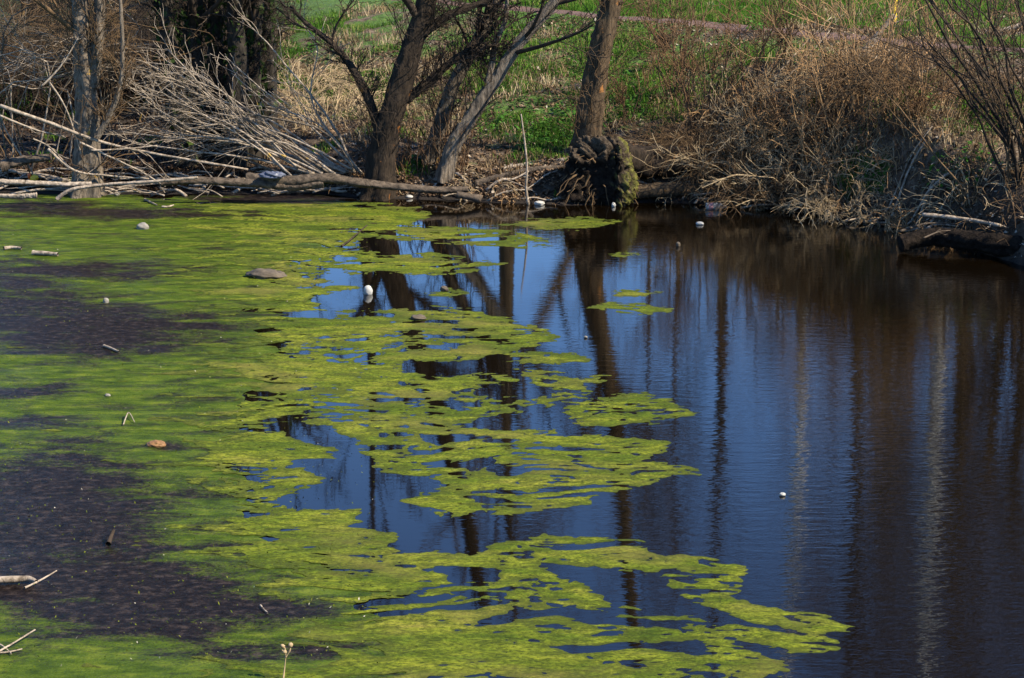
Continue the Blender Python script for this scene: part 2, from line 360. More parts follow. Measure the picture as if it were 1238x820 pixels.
def gt(px, py, dz=0.0):
    """where the line of sight through a photo pixel meets the bank"""
    d = ray(px, py); ts = np.linspace(8, 60, 900); x = d[0] * ts; y = d[1] * ts; z = CAM_H + d[2] * ts
    hit = np.nonzero(z <= np.maximum(height(x, y), 0) + dz)[0]
    k = hit[0] if len(hit) else len(ts) - 1
    return np.array([x[k], y[k], z[k]])

def pell(px, py, L):
    r = np.zeros_like(px)
    for cx, cy, rx, ry, wt in L: r = np.maximum(r, wt * np.clip(1.35 - np.sqrt(((px - cx) / rx) ** 2 + ((py - cy) / ry) ** 2), 0, 1))
    return r
GREEN = [(700, 50, 170, 60, 1), (640, 140, 110, 60, 0.75), (770, 120, 70, 50, 0.8), (900, 8, 420, 26, 1.2), (480, 40, 190, 50, 0.6), (360, 50, 70, 60, 0.6),
         (20, 118, 75, 30, 1.0), (1040, 212, 45, 24, 1.0), (1205, 130, 70, 50, 0.7), (1120, 20, 180, 24, 1), (830, 70, 90, 40, 0.75), (600, 80, 90, 60, 0.6), (400, 95, 100, 55, 0.6), (510, 125, 90, 50, 0.6),
         (1110, 120, 45, 35, 0.55), (940, 62, 120, 20, 0.9), (500, 200, 40, 14, 0.4), (1130, 215, 60, 40, 0.35), (150, 20, 40, 25, 0.5), (1215, 60, 70, 20, 0.8)]
DRY = [(1000, 140, 130, 90, 1), (400, 110, 95, 60, 0.45), (580, 195, 60, 25, 0.6), (640, 95, 60, 30, 0.5), (870, 150, 80, 60, 0.7), (1170, 170, 90, 90, 0.5), (500, 120, 80, 50, 0.6), (1040, 240, 80, 20, 0.7)]

def axis(lo, hi, step, far, n):
    g = np.geomspace(step, far, n).cumsum(); g = g / g[-1] * far
    return np.concatenate([lo - g[::-1], np.arange(lo, hi, step), hi + g])
xs = axis(-9.5, 9.5, 0.10, 700, 26); ys = np.concatenate([-np.geomspace(1, 200, 12)[::-1], np.arange(0, 19, 0.8), np.arange(19, 39, 0.10), 39 + np.geomspace(0.2, 900, 34)])
X, Y = np.meshgrid(xs, ys); Z = height(X, Y)
ppx, ppy = proj(X.ravel(), np.maximum(Y.ravel(), 3), Z.ravel())
gr = np.where(Y.ravel() > 10, pell(ppx, ppy, GREEN), 0.6); gr = np.where((Y.ravel() > 36) | (np.abs(X.ravel()) > 9), np.maximum(gr, 0.85), gr)
wet = np.maximum(sstep(0.16, 0.02, Z.ravel()), np.where(Y.ravel() > 10, np.minimum(0.85, pell(ppx, ppy, [(120, 90, 260, 130, 1.0), (300, 150, 90, 60, .7), (720, 215, 90, 40, .9), (1180, 250, 140, 60, .7), (900, 225, 160, 30, .9)])), 0))  # damp waterline; ellipses paint shade under thicket, root plate, log and stem fan
idx = np.arange(X.size).reshape(X.shape)
F = np.stack([idx[:-1, :-1], idx[:-1, 1:], idx[1:, 1:], idx[1:, :-1]], -1).reshape(-1, 4)
o = put("ground", np.stack([X.ravel(), Y.ravel(), Z.ravel()], -1), F, M['ground'], attrs={"green": gr, "wet": wet}); tag(o, "grassy earth bank and field around the pond", kind="structure")  # "wet" holds both the damp waterline and the painted shade

# dirt path over the top of the bank
xs = np.arange(-14, 16, 0.12); vs = np.linspace(-0.6, 0.6, 7); X, U = np.meshgrid(xs, vs)
wv = 1 + 0.5 * fbm(X * 1.3, U * 0 + 2, 31, 3) * 2; Y = Yp(X) + U * wv + fbm(X * 0.5, X * 0, 33, 2) * 0.3
Z = height(X, Y) + 0.006 + 0.02 * (1 - (U / 0.6) ** 2) + fbm(X * 5, Y * 5, 35, 2) * 0.02
Z[0] -= 0.05; Z[-1] -= 0.05
idx = np.arange(X.size).reshape(X.shape); F = np.stack([idx[:-1, :-1], idx[:-1, 1:], idx[1:, 1:], idx[1:, :-1]], -1).reshape(-1, 4)
o = put("path", np.stack([X.ravel(), Y.ravel(), Z.ravel()], -1), F, M['path']); tag(o, "trodden reddish dirt path along the top of the bank", kind="structure")

# water
V = [(-90, 2, 0), (90, 2, 0), (90, 60, 0), (-90, 60, 0)]
xs = np.linspace(-60, 60, 61); ys = np.linspace(3, 27.5, 25); X, Y = np.meshgrid(xs, ys); idx = np.arange(X.size).reshape(X.shape)
F = np.stack([idx[:-1, :-1], idx[:-1, 1:], idx[1:, 1:], idx[1:, :-1]], -1).reshape(-1, 4)
o = put("water", np.stack([X.ravel(), Y.ravel(), 0 * X.ravel()], -1), F, M['water']); tag(o, "dark still pond water mirroring sky and bare trees", kind="structure")

# ------------------------------------------------------------------ mud flat and algae
YS = 2.6                                           # pixel rows count more: the water is seen at a low angle
def sdf(px, py, poly):
    """signed distance in photo pixels (rows stretched), positive inside"""
    P = np.asarray(poly, float) * (1, YS); x = px; y = py * YS
    d = np.full(x.shape, 1e9); ins = np.zeros(x.shape, bool)
    for k in range(len(P)):
        a = P[k]; b_ = P[(k + 1) % len(P)]; e = b_ - a; wx = x - a[0]; wy = y - a[1]
        tt = np.clip((wx * e[0] + wy * e[1]) / (e @ e + 1e-9), 0, 1)
        d = np.minimum(d, (wx - e[0] * tt) ** 2 + (wy - e[1] * tt) ** 2)
        c1 = (a[1] <= y) != (b_[1] <= y)
        with np.errstate(divide='ignore', invalid='ignore'): xi = a[0] + (y - a[1]) / (e[1] if e[1] != 0 else 1e-9) * e[0]
        ins ^= c1 & (x < xi)
    d = np.sqrt(d); return np.where(ins, d, -d)
def sheet(name, xs, ys, field, zfun, mat, attrs=None, **tags):
    """the part of a grid where field > 0, with a clean cut outline"""
    X, Y = np.meshgrid(xs, ys); f = field(X, Y)
    nx = len(xs); idx = np.arange(X.size).reshape(X.shape); fi = f > 0
    cnt = fi[:-1, :-1].astype(int) + fi[:-1, 1:] + fi[1:, 1:] + fi[1:, :-1]
    q = np.stack([idx[:-1, :-1], idx[:-1, 1:], idx[1:, 1:], idx[1:, :-1]], -1)
    full = q[cnt == 4]; part = q[(cnt > 0) & (cnt < 4)]
    xf, yf, ff = X.ravel(), Y.ravel(), f.ravel()
    ex, ef, tri = [], [], []; used = {}; base = X.size
    for c in part:
        poly = []
        for k in range(4):
            a, b_ = c[k], c[(k + 1) % 4]
            if ff[a] > 0: poly.append(a)
            if (ff[a] > 0) != (ff[b_] > 0):
                key = (a, b_) if a < b_ else (b_, a)
                if key not in used:
                    tt = ff[a] / (ff[a] - ff[b_]); used[key] = base + len(ex); ex.append((xf[a] + (xf[b_] - xf[a]) * tt, yf[a] + (yf[b_] - yf[a]) * tt))
                poly.append(used[key])
        for k in range(1, len(poly) - 1): tri.append((poly[0], poly[k], poly[k + 1]))
    ex = np.array(ex).reshape(-1, 2)
    ax = np.concatenate([xf, ex[:, 0]]); ay = np.concatenate([yf, ex[:, 1]]); af = np.concatenate([ff, np.zeros(len(ex))])
    T = np.concatenate([full[:, [0, 1, 2]], full[:, [0, 2, 3]], np.array(tri, dtype=np.int64).reshape(-1, 3)])
    u, inv = np.unique(T, return_inverse=True); T = inv.reshape(-1, 3); ax, ay, af = ax[u], ay[u], af[u]
    az = zfun(ax, ay, af)
    o = put(name, np.stack([ax, ay, az], -1), T, mat, attrs={k: fn(ax, ay, af) for k, fn in (attrs or {}).items()})
    return tag(o, **tags)
def pix(X, Y): return proj(X, Y, X * 0)

DARK = [(110, 400, 150, 34, 1.0), (30, 380, 120, 40, 0.8), (220, 392, 120, 22, 0.55), (90, 328, 150, 12, 0.75), (20, 340, 60, 22, 0.6), (150, 258, 170, 7, 0.8), (40, 250, 80, 8, 0.7), (330, 240, 120, 7, 0.9),
        (70, 620, 130, 74, 1.15), (60, 700, 200, 46, 1.15), (170, 730, 190, 42, 1.0), (300, 738, 120, 14, 0.7), (330, 790, 150, 16, 0.65), (30, 475, 70, 10, 0.6), (40, 512, 90, 8, 0.6), (240, 660, 70, 14, .5), (205, 541, 30, 7, 0.8), (120, 568, 110, 12, 0.6)]
MUDP = [(-420, 238), (250, 232), (380, 238), (425, 246), (440, 262), (405, 300), (340, 320), (330, 390), (330, 470), (290, 515), (280, 590), (330, 660), (420, 700), (470, 780), (480, 900), (-420, 900)]
def f_mud(X, Y):
    px, py = pix(X, Y); return sdf(px, py, MUDP) + fbm(X * 1.6, Y * 4.5, 41, 5) * 150
def cover(X, Y, f=None):
    px, py = pix(X, Y); return np.clip(0.95 - pell(px, py, DARK), -0.3, 1.0)
sheet("mud_flat", np.arange(-9.5, 0.6, 0.045), np.arange(9.6, 26.0, 0.06), f_mud, lambda x, y, f: 0.0025 + 0.0025 * sstep(0, 40, f) + fbm(x * 6, y * 6, 5, 3) * 0.003 * sstep(0, 40, f), M['mud'],
      {"cover": cover}, label="dark wet mud flat filmed with green algae", kind="structure")

MAIN = [(-420, 246), (120, 248), (300, 243), (430, 246), (500, 252), (520, 262), (505, 272), (560, 276), (640, 285), (662, 293), (620, 298), (540, 294), (450, 287), (430, 298), (450, 306), (520, 308), (606, 321), (560, 328),
        (500, 334), (430, 330), (400, 326), (380, 338), (425, 347), (395, 352), (378, 366), (400, 378), (470, 376), (560, 374), (600, 384), (676, 407), (668, 414), (622, 424), (690, 427), (738, 436), (700, 441), (640, 436), (600, 432), (560, 436),
        (490, 438), (486, 452), (520, 458), (600, 452), (640, 448), (700, 453), (752, 461), (700, 462), (716, 474), (700, 482), (640, 494), (600, 498), (570, 508), (540, 514), (580, 520), (660, 520), (720, 526), (806, 535), (798, 548), (775, 556),
        (864, 569), (800, 576), (786, 588), (722, 604), (715, 612), (600, 622), (533, 624), (490, 606), (500, 596), (560, 588), (520, 578), (450, 566), (440, 540), (400, 520), (330, 508), (326, 514), (380, 536), (420, 556), (370, 566), (400, 584), (326, 606),
        (360, 618), (440, 614), (430, 634), (470, 642), (490, 648), (478, 660), (560, 670), (590, 668), (592, 656), (640, 650), (720, 650), (772, 656), (790, 668), (850, 676), (905, 690), (900, 706), (880, 720), (930, 732), (1000, 744), (1030, 764),
        (980, 768), (900, 752), (840, 728), (800, 700), (770, 690), (720, 684), (650, 680), (690, 700), (740, 728), (800, 742), (900, 756), (1010, 772), (1024, 784), (980, 790), (900, 772), (850, 764), (900, 785), (950, 800), (935, 830), (935, 900), (-420, 900)]
HOLES = [([(571, 474), (600, 467), (650, 467), (676, 475), (640, 483), (590, 482)], 1.0), ([(524, 488), (545, 484), (578, 490), (550, 493)], 1.0), ([(490, 620), (533, 628), (620, 628), (715, 618), (700, 640), (600, 645), (500, 640)], 1),
         ([(470, 404), (500, 402), (530, 406), (500, 408)], 1), ([(465, 417), (520, 416), (550, 418), (490, 421)], 1), ([(560, 600), (590, 598), (620, 604), (590, 609)], .6), ([(500, 528), (560, 522), (590, 530), (530, 538)], 0.8), ([(535, 688), (600, 690), (600, 700), (550, 706)], 0.8),
         ([(640, 740), (700, 736), (760, 744), (720, 752)], 0.5), ([(520, 716), (570, 712), (620, 718), (570, 722)], .5), ([(560, 262), (612, 262), (600, 273), (520, 272)], 1)]
def f_algae(polys, holes=(), namp=30, dark=True, seed=50, extra=0.0):
    def f(X, Y):
        px, py = pix(X, Y); d = np.full(X.shape, -1e9)
        for p in polys: d = np.maximum(d, sdf(px, py, p))
        for hpoly, wt in holes: d = np.minimum(d, -sdf(px, py, hpoly) / wt)
        wx = X + 0.5 * fbm(X * 1.2, Y * 1.2, seed + 9, 2); wy = Y + 0.5 * fbm(X * 1.2 + 5, Y * 1.2, seed + 10, 2)
        d = d + namp * fbm(wx * 3.2, wy * 6.5, seed, 5) * 1.3
        hol = fbm(wx * 1.7, wy * 5.2, seed + 20, 5)                       # gaps in the mat, drawn out sideways
        dd = np.minimum(d, (0.215 - hol) * 160 + np.clip((300 - px) * 0.0, 0, 40) + extra)
        fine = fbm(wx * 8.5, wy * 19, seed + 60, 4); patch = fbm(wx * 0.8, wy * 1.6, seed + 70, 3)
        dd = np.minimum(dd, (0.215 - fine + patch * 0.4 - 0.13 * pell(px, py, [(650, 560, 170, 40, 1), (600, 470, 120, 30, .7), (800, 700, 90, 30, .8), (620, 700, 160, 26, .7), (450, 550, 60, 40, .8), (760, 495, 70, 20, .35)])) * 90)                # pinholes, thicker in places
        dd = np.minimum(dd, d + 26 * fbm(X * 9, Y * 24, seed + 75, 4) + 8) + 14 * fbm(X * 20, Y * 34, seed + 80, 2)
        if dark:
            dk = pell(px, py, DARK); dd = np.minimum(dd, (0.34 - dk + fbm(wx * 2.2, wy * 5, seed + 30, 6) * 1.7) * 60)
            soft = sstep(400, 120, px); dd = np.minimum(dd, (0.42 - soft * 0.85 + fbm(wx * 2.6, wy * 7, seed + 40, 6) * 1.5 + fbm(X * 24, Y * 40, seed + 45, 2) * 0.25) * 60)
        return dd
    return f
def zalg(x, y, f):                                   # a thin skin: flush with the water at its edge, lying on the mud further in
    return 0.0006 + 0.0062 * sstep(-30, 10, f_mud(x, y)) + 0.0035 * sstep(0, 30, f) + sstep(0, 20, f) * (0.5 + fbm(x * 9, y * 9, 61, 3) + fbm(x * 36, y * 30, 63, 2) * 0.7) * 0.005
ygeo = [9.7]
while ygeo[-1] < 25.8: ygeo.append(ygeo[-1] + 0.017 * (ygeo[-1] / 10) ** 1.25)
ygeo = np.array(ygeo)
edge = {"edge": lambda x, y, f: sstep(0, 20, f)}
sheet("algae", np.arange(-6.9, 2.2, 0.0135), ygeo, f_algae([MAIN], HOLES), zalg, M['algae'], edge, label="broad bright green algae scum spreading over mud and water", kind="stuff")
ISL = [("long thin raft of algae floating before the upturned root plate", [(610, 272), (640, 265), (700, 263), (745, 268), (720, 276), (650, 278)]),
       ("small olive algae islet beside the tree trunk's reflection, upper of two", [(742, 353), (765, 350), (798, 354), (780, 358), (750, 359)]),
       ("frayed algae islet beside the trunk's reflection, lower of two", [(715, 372), (735, 365), (770, 368), (820, 373), (812, 378), (760, 380)]),
       ("wide swirled algae island reaching out into the blue reflection", [(680, 500), (690, 488), (730, 480), (780, 474), (812, 486), (842, 500), (800, 510), (740, 517), (700, 512)]),
       ("sliver of algae next to the white ball", [(513, 354), (540, 351), (564, 355), (540, 359)]),
       ("small scrap of algae below the fallen log's water edge", [(735, 306), (755, 304), (768, 308), (750, 311)])]
for lab, p in ISL:
    A = np.array(p); c0 = gp(A[:, 0].min() - 12, A[:, 1].max() + 8); c1 = gp(A[:, 0].max() + 12, A[:, 1].min() - 8); c2 = gp(A[:, 0].min() - 12, A[:, 1].min() - 8); c3 = gp(A[:, 0].max() + 12, A[:, 1].max() + 8)
    sheet("algae_mat", np.arange(min(c0[0], c2[0]), max(c1[0], c3[0]), 0.012), np.arange(c0[1], c1[1], 0.022), f_algae([p], (), 20, False, 50, 14), zalg, M['algae'], edge, label=lab, cat="algae mat", group="algae islands on the open water")

# ------------------------------------------------------------------ ground cover
def visible_bank(n, y0=22.5, y1=38.0):
    x = rng.uniform(-8.6, 9.2, n); y = rng.uniform(y0, y1, n); z = height(x, y); px, py = proj(x, y, z)
    k = (z > 0.03) & (px > -60) & (px < 1300) & (py > -45); return x[k], y[k], z[k], px[k], py[k]
def blades(x, y, z, hgt, wid, lean, segs=2):
    n = len(x); a = rng.uniform(0, 2 * np.pi, n); b_ = rng.uniform(0, 2 * np.pi, n); ln = lean * rng.uniform(0.2, 1.3, n)
    sx, sy = np.cos(a) * wid / 2, np.sin(a) * wid / 2; dx, dy = np.cos(b_) * ln * hgt, np.sin(b_) * ln * hgt
    V = np.zeros((n, 5, 3))
    V[:, 0] = np.stack([x - sx, y - sy, z - 0.02], -1); V[:, 1] = np.stack([x + sx, y + sy, z - 0.02], -1)
    V[:, 2] = np.stack([x - sx * .7 + dx * .35, y - sy * .7 + dy * .35, z + hgt * .6], -1); V[:, 3] = np.stack([x + sx * .7 + dx * .35, y + sy * .7 + dy * .35, z + hgt * .6], -1)
    V[:, 4] = np.stack([x + dx, y + dy, z + hgt * np.clip(1.05 - 0.5 * ln, 0.15, 1)], -1)
    i = np.arange(n)[:, None] * 5; F = np.concatenate([i + [[0, 1, 3]], i + [[0, 3, 2]], i + [[2, 3, 4]]])
    return V.reshape(-1, 3), F
x, y, z, px, py = visible_bank(330000)
d = pell(px, py, GREEN) + fbm(x * 1.6, y * 1.6, 71, 4) * 2.4
on_path = np.abs(y - Yp(x)) < 0.6
k = (d > 0.55) & ~on_path & (rng.random(len(x)) < 0.75); pth = Yp(x[k]) - y[k]; hgt = (1 - 0.7 * ((pth > 0) & (pth < 1.6))) * (0.05 + 0.10 * rng.random(k.sum())) * (0.7 + 0.8 * np.clip(d[k] - 0.5, 0, 1))
V, F = blades(x[k], y[k], z[k], hgt, 0.012, 0.8); var = np.clip(0.45 + fbm(x[k] * 2, y[k] * 2, 73, 3) * 1.0 + rng.normal(0, 0.16, k.sum()), 0, 1)
tag(put("grass", V, F, M['grass'], attrs={"var": np.repeat(var, 5)}), "fresh green grass tufts over the bank and field", kind="stuff")
d2 = pell(px, py, DRY) + fbm(x * 1.8, y * 1.8, 75, 4) * 2.2 + 0.12 - 0.6 * sstep(330, 250, px)
k = (d2 > 0.45) & ~on_path & (rng.random(len(x)) < 0.42); pth = Yp(x[k]) - y[k]; hgt = (1 - 0.75 * ((pth > 0) & (pth < 1.8))) * (0.06 + 0.22 * rng.random(k.sum()) ** 1.6)
V, F = blades(x[k], y[k], z[k], hgt, 0.010, 1.1); var = np.clip(0.5 + fbm(x[k] * 2, y[k] * 2, 77, 3) + rng.normal(0, 0.2, k.sum()), 0, 1)
tag(put("dry_grass", V, F, M['dry'], attrs={"var": np.repeat(var, 5)}), "bleached dead grass and straw on the bank", kind="stuff")
def flakes(x, y, z, size, tilt=0.5):
    n = len(x); a = rng.uniform(0, 2 * np.pi, n); s = size * rng.uniform(0.5, 1.3, n)
    u = np.stack([np.cos(a), np.sin(a), rng.normal(0, tilt, n)], -1); v = np.stack([-np.sin(a), np.cos(a), rng.normal(0, tilt, n)], -1)
    c = np.stack([x, y, z + 0.01 + 0.02 * rng.random(n)], -1); s = s[:, None]
    V = np.stack([c - u * s, c + v * s * .5, c + u * s, c - v * s * .5], 1).reshape(-1, 3); i = np.arange(n)[:, None] * 4
    return V, i + np.array([[0, 1, 2, 3]])
x, y, z, px, py = visible_bank(110000, 22.5, 33); k = (fbm(x * 1.3, y * 1.3, 79, 3) > -0.22) & (rng.random(len(x)) < 0.8) & ~(np.abs(y - Yp(x)) < 0.6)
xe = rng.uniform(-8, 8, 26000); ye = Yw(xe) + np.abs(rng.normal(0, 0.55, 26000)) - 0.1; ze = height(xe, ye); ke = ze > 0.02
x = np.concatenate([x[k], xe[ke]]); y = np.concatenate([y[k], ye[ke]]); z = np.concatenate([z[k], ze[ke]]); k = np.ones(len(x), bool)
V, F = flakes(x[k], y[k], z[k], 0.028); lpx, lpy = proj(x, y, z); var = np.clip(rng.normal(0.5, 0.25, k.sum()) - 0.4 * sstep(340, 260, lpx), 0, 1)  # leaves towards the left coloured darker, as painted thicket shade
tag(put("leaf_litter", V, F, M['litter'], smooth=False, attrs={"var": np.repeat(var, 4)}), "fallen brown leaves and crumbs of bark over the bank", kind="stuff")
x, y, z, px, py = visible_bank(90000, 22.5, 34)
HERB = [(700, 140, 60, 26, 1), (760, 120, 40, 30, 1), (650, 160, 60, 30, 0.9), (1040, 215, 45, 26, 1.1), (20, 118, 60, 30, 1), (1120, 120, 40, 24, .7), (1150, 210, 70, 40, .8), (370, 50, 40, 30, .6), (480, 200, 60, 12, 0.5), (1000, 30, 200, 30, .4), (580, 60, 80, 40, .4)]
d = pell(px, py, HERB) + fbm(x * 2.5, y * 2.5, 81, 3) * 1.3; k = d > 0.62
zz = z[k] + 0.10 * rng.random(k.sum()); V, F = flakes(x[k], y[k], zz, 0.034, 0.45); var = np.clip(rng.normal(0.5, 0.25, k.sum()), 0, 1)
tag(put("herb_leaves", V, F, M['herb'], smooth=False, attrs={"var": np.repeat(var, 4)}), "low leafy green herbs sprouting among the litter", kind="stuff")

# ------------------------------------------------------------------ trees
def tree(name, label, trunks, mat, twig, lv, group=None, leaves=None, flare=0.5, S=40, shoots=34):
    """trunks: list of (points in metres, r0, r1); the first is the trunk, the others are limbs"""
    b0 = np.array(trunks[0][0][0]); e = empty(name, b0); tag(e, label, "tree", group)
    Ps, Rs = [], []
    for q, (pts, r0, r1) in enumerate(trunks):
        V, F, P, Rad = trunk_mesh(pts, r0, r1, 150 if S > 14 else 70, S, flare if q == 0 else 0.15, 0.17 if S > 14 else 0.1, q + len(label))
        put("trunk" if q == 0 else "limb", V, F, mat, e); Ps.append(spline(P, 14)); Rs.append(np.interp(np.linspace(0, len(Rad) - 1, 14), np.arange(len(Rad)), Rad))
    P = np.array(Ps); Rr = np.array(Rs); parts = []
    for (n, lr, ang, up, K, tmin, rr, S_, wig, rmin) in lv:
        P, Rr = grow(P, Rr, n, lr, ang, up, K, tmin, rr, wig); Rr = np.maximum(Rr, rmin); parts.append(tubes(P, Rr, S_, False))
    if shoots:
        P, Rr = np.array(Ps), np.minimum(np.array(Rs), 0.014)
        P, Rr = grow(P, Rr, shoots, 0.16, 55, 0.25, 7, 0.06, 0.6, 0.14, 0.6, 0.3, 0.35); Rr = np.maximum(Rr, 0.004); parts.append(tubes(P, Rr, 4, False))
        P, Rr = grow(P, Rr, 5, 0.5, 42, 0.05, 5, 0.15, 0.7, 0.15); parts.append(tubes(P, np.maximum(Rr, 0.0028), 3, False))
        P, Rr = grow(P, Rr, 3, 0.5, 42, 0.05, 4, 0.15, 0.7, 0.15); parts.append(tubes(P, np.maximum(Rr, 0.0022), 3, False))
    if parts:
        V, F = merge(parts); put("crown", V, F, twig, e)
    return e
def vline(pp, Y):
    """photo pixels -> points on an upright plane Y metres away; pp rows may add a depth offset"""
    return np.array([pv(p[0], p[1], Y + (p[2] if len(p) > 2 else 0)) for p in pp])
TOPLV = [(6, 0.40, 46, 0.2, 8, 0.45, 0.5, 6, 0.10, 0.010), (5, 0.5, 42, 0.12, 6, 0.2, 0.5, 4, 0.14, 0.006), (5, 0.5, 40, 0.06, 5, 0.15, 0.5, 3, 0.16, 0.004)]
Yb = lambda px, py: gt(px, py)[1]

# the tree above the root plate
y0 = Yb(715, 178) + 0.0; y0 = 26.35
base = vline([(704, 212), (710, 170), (718, 110), (726, 60), (740, 0), (752, -80), (760, -160), (775, -300), (790, -420)], y0)
base[0][2] = H1(base[0][0], y0) - 0.05
bl = vline([(742, 0), (765, -40), (810, -120), (850, -220)], y0); br = vline([(737, 12), (728, -30), (700, -110), (650, -220)], y0)
tree("willow_tree", "straight brown barked tree rising behind the upturned root plate", [(base, 0.185, 0.07), (bl, 0.10, 0.03), (br, 0.09, 0.03)], M['bark_brown'], M['twig_brown'], TOPLV)
# dark leaning tree
y0 = 25.75
t1 = vline([(456, 204), (465, 170), (482, 110), (500, 50), (516, 0), (540, -90), (560, -180), (585, -320)], y0); t1[0][2] = H1(t1[0][0], y0) - 0.05
l1 = vline([(462, 172), (446, 120, .1), (424, 80, .2), (400, 52, .2), (372, 30, .3), (350, 8, .3)], y0); l2 = vline([(512, 40), (545, 18), (590, 0), (640, -30)], y0); l3 = vline([(490, 120, .1), (520, 98, .2), (545, 75, .2), (580, 50, .3), (610, 20, .3)], y0)
tree("willow_tree", "dark trunk leaning over the waterline with a thin forked side limb", [(t1, 0.17, 0.07), (l1, 0.065, 0.018), (l2, 0.06, 0.02), (l3, 0.065, 0.018)], M['bark_dark'], M['twig_dark'], TOPLV)
# two grey leaning stems
y0 = 25.95
t1 = vline([(536, 206), (546, 180), (570, 140), (600, 95), (630, 50), (665, 10), (700, -40), (740, -110), (790, -200)], y0); t1[0][2] = H1(t1[0][0], y0) - 0.05
l1 = vline([(588, 112), (594, 80), (600, 50), (612, 20), (612, -30)], y0)
tree("willow_tree", "pale grey stem with orange lichen, leaning steeply from the bank edge", [(t1, 0.105, 0.04), (l1, 0.05, 0.02)], M['bark_grey'], M['twig_dark'], TOPLV, flare=0.3)
y0 = 26.5
t1 = vline([(520, 196), (530, 160), (548, 105), (572, 60), (594, 15), (612, -30), (640, -100)], y0); t1[0][2] = H1(t1[0][0], y0) - 0.05
tree("willow_tree", "slim grey stem behind the lichened leaning one", [(t1, 0.105, 0.045)], M['bark_grey'], M['twig_dark'], TOPLV, flare=0.3)
# forked grey tree at the mud
y0 = 25.9
t1 = vline([(104, 216), (106, 180), (106, 130), (101, 80), (98, 30), (92, -30), (85, -120), (70, -260)], y0); t1[0][2] = H1(t1[0][0], y0) - 0.05
l1 = vline([(110, 105), (116, 70), (120, 20), (121, -40), (130, -150), (145, -280)], y0); l2 = vline([(118, 165), (132, 140), (145, 105), (148, 60), (146, 10), (142, -50)], y0 - 0.25)
tree("willow_tree", "forked grey trunk ringed by dead branches at the edge of the mud", [(t1, 0.17, 0.06), (l1, 0.09, 0.035), (l2, 0.04, 0.015)], M['bark_grey'], M['twig_brown'], TOPLV)
# shaded clump of stems
CL = [((224, 150), (206, 60), (200, 0), (190, -120)), ((240, 150), (232, 60), (236, 0), (240, -160)), ((262, 155), (262, 70), (258, 0), (250, -180)), ((280, 152), (288, 70), (284, 0), (300, -140)), ((300, 150), (306, 70), (312, 0), (330, -120)), ((318, 148), (322, 60), (318, 0), (345, -100))]
for q, c in enumerate(CL):
    yy = 27.0 + 0.25 * (q % 3); t1 = vline(c, yy); t1[0][2] = H1(t1[0][0], yy) - 0.05
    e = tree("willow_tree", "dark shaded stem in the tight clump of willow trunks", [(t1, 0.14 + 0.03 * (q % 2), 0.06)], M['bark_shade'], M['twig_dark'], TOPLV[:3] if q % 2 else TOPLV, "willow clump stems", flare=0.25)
    n_ = 260; sp_ = spline(t1, 40); k_ = rng.integers(3, 40, n_); a_ = rng.uniform(0, 2 * np.pi, n_); r_ = 0.13 + 0.09 * rng.random(n_) ** 2  # these leaves are added on bare stems to shade the left bank
    V, F = flakes(sp_[k_, 0] + r_ * np.cos(a_), sp_[k_, 1] + r_ * np.sin(a_), sp_[k_, 2] + rng.uniform(-.1, .1, n_), 0.045, 0.9); put("shade_leaves", V, F, M['shade_leaves'], e, False, {"var": np.repeat(np.clip(rng.normal(.45, .25, n_), 0, 1), 4)})

# trees further off across the field: over the frame, seen as reflections
def far_tree(name, label, px, R, h, r0, lean, mat, twig, lv, group=None):
    x = (px - CXP) / FPX * R * 1.03; z = H1(x, R) - 0.1
    pts = np.array([[x + lean * t_ * h + 0.12 * math.sin(5 * t_ + px) * t_, R, z + t_ * h] for t_ in np.linspace(0, 1, 8)])
    return tree(name, label, [(pts, r0, r0 * (0.4 if 'birch' in name else 0.15))], mat, twig, lv, group, flare=0.3, S=14, shoots=0)
FLV = [(14, 0.36, 42, 0.40, 8, 0.2, 0.45, 5, 0.10, 0.016), (7, 0.5, 36, 0.22, 6, 0.2, 0.5, 4, 0.14, 0.010), (5, 0.5, 34, 0.1, 5, 0.15, 0.5, 3, 0.16, 0.007)]
BLV = [(18, 0.24, 45, 0.35, 7, 0.35, 0.3, 5, 0.10, 0.012), (7, 0.5, 40, 0.1, 6, 0.2, 0.5, 3, 0.14, 0.007), (5, 0.6, 38, -0.05, 5, 0.15, 0.6, 3, 0.12, 0.005)]
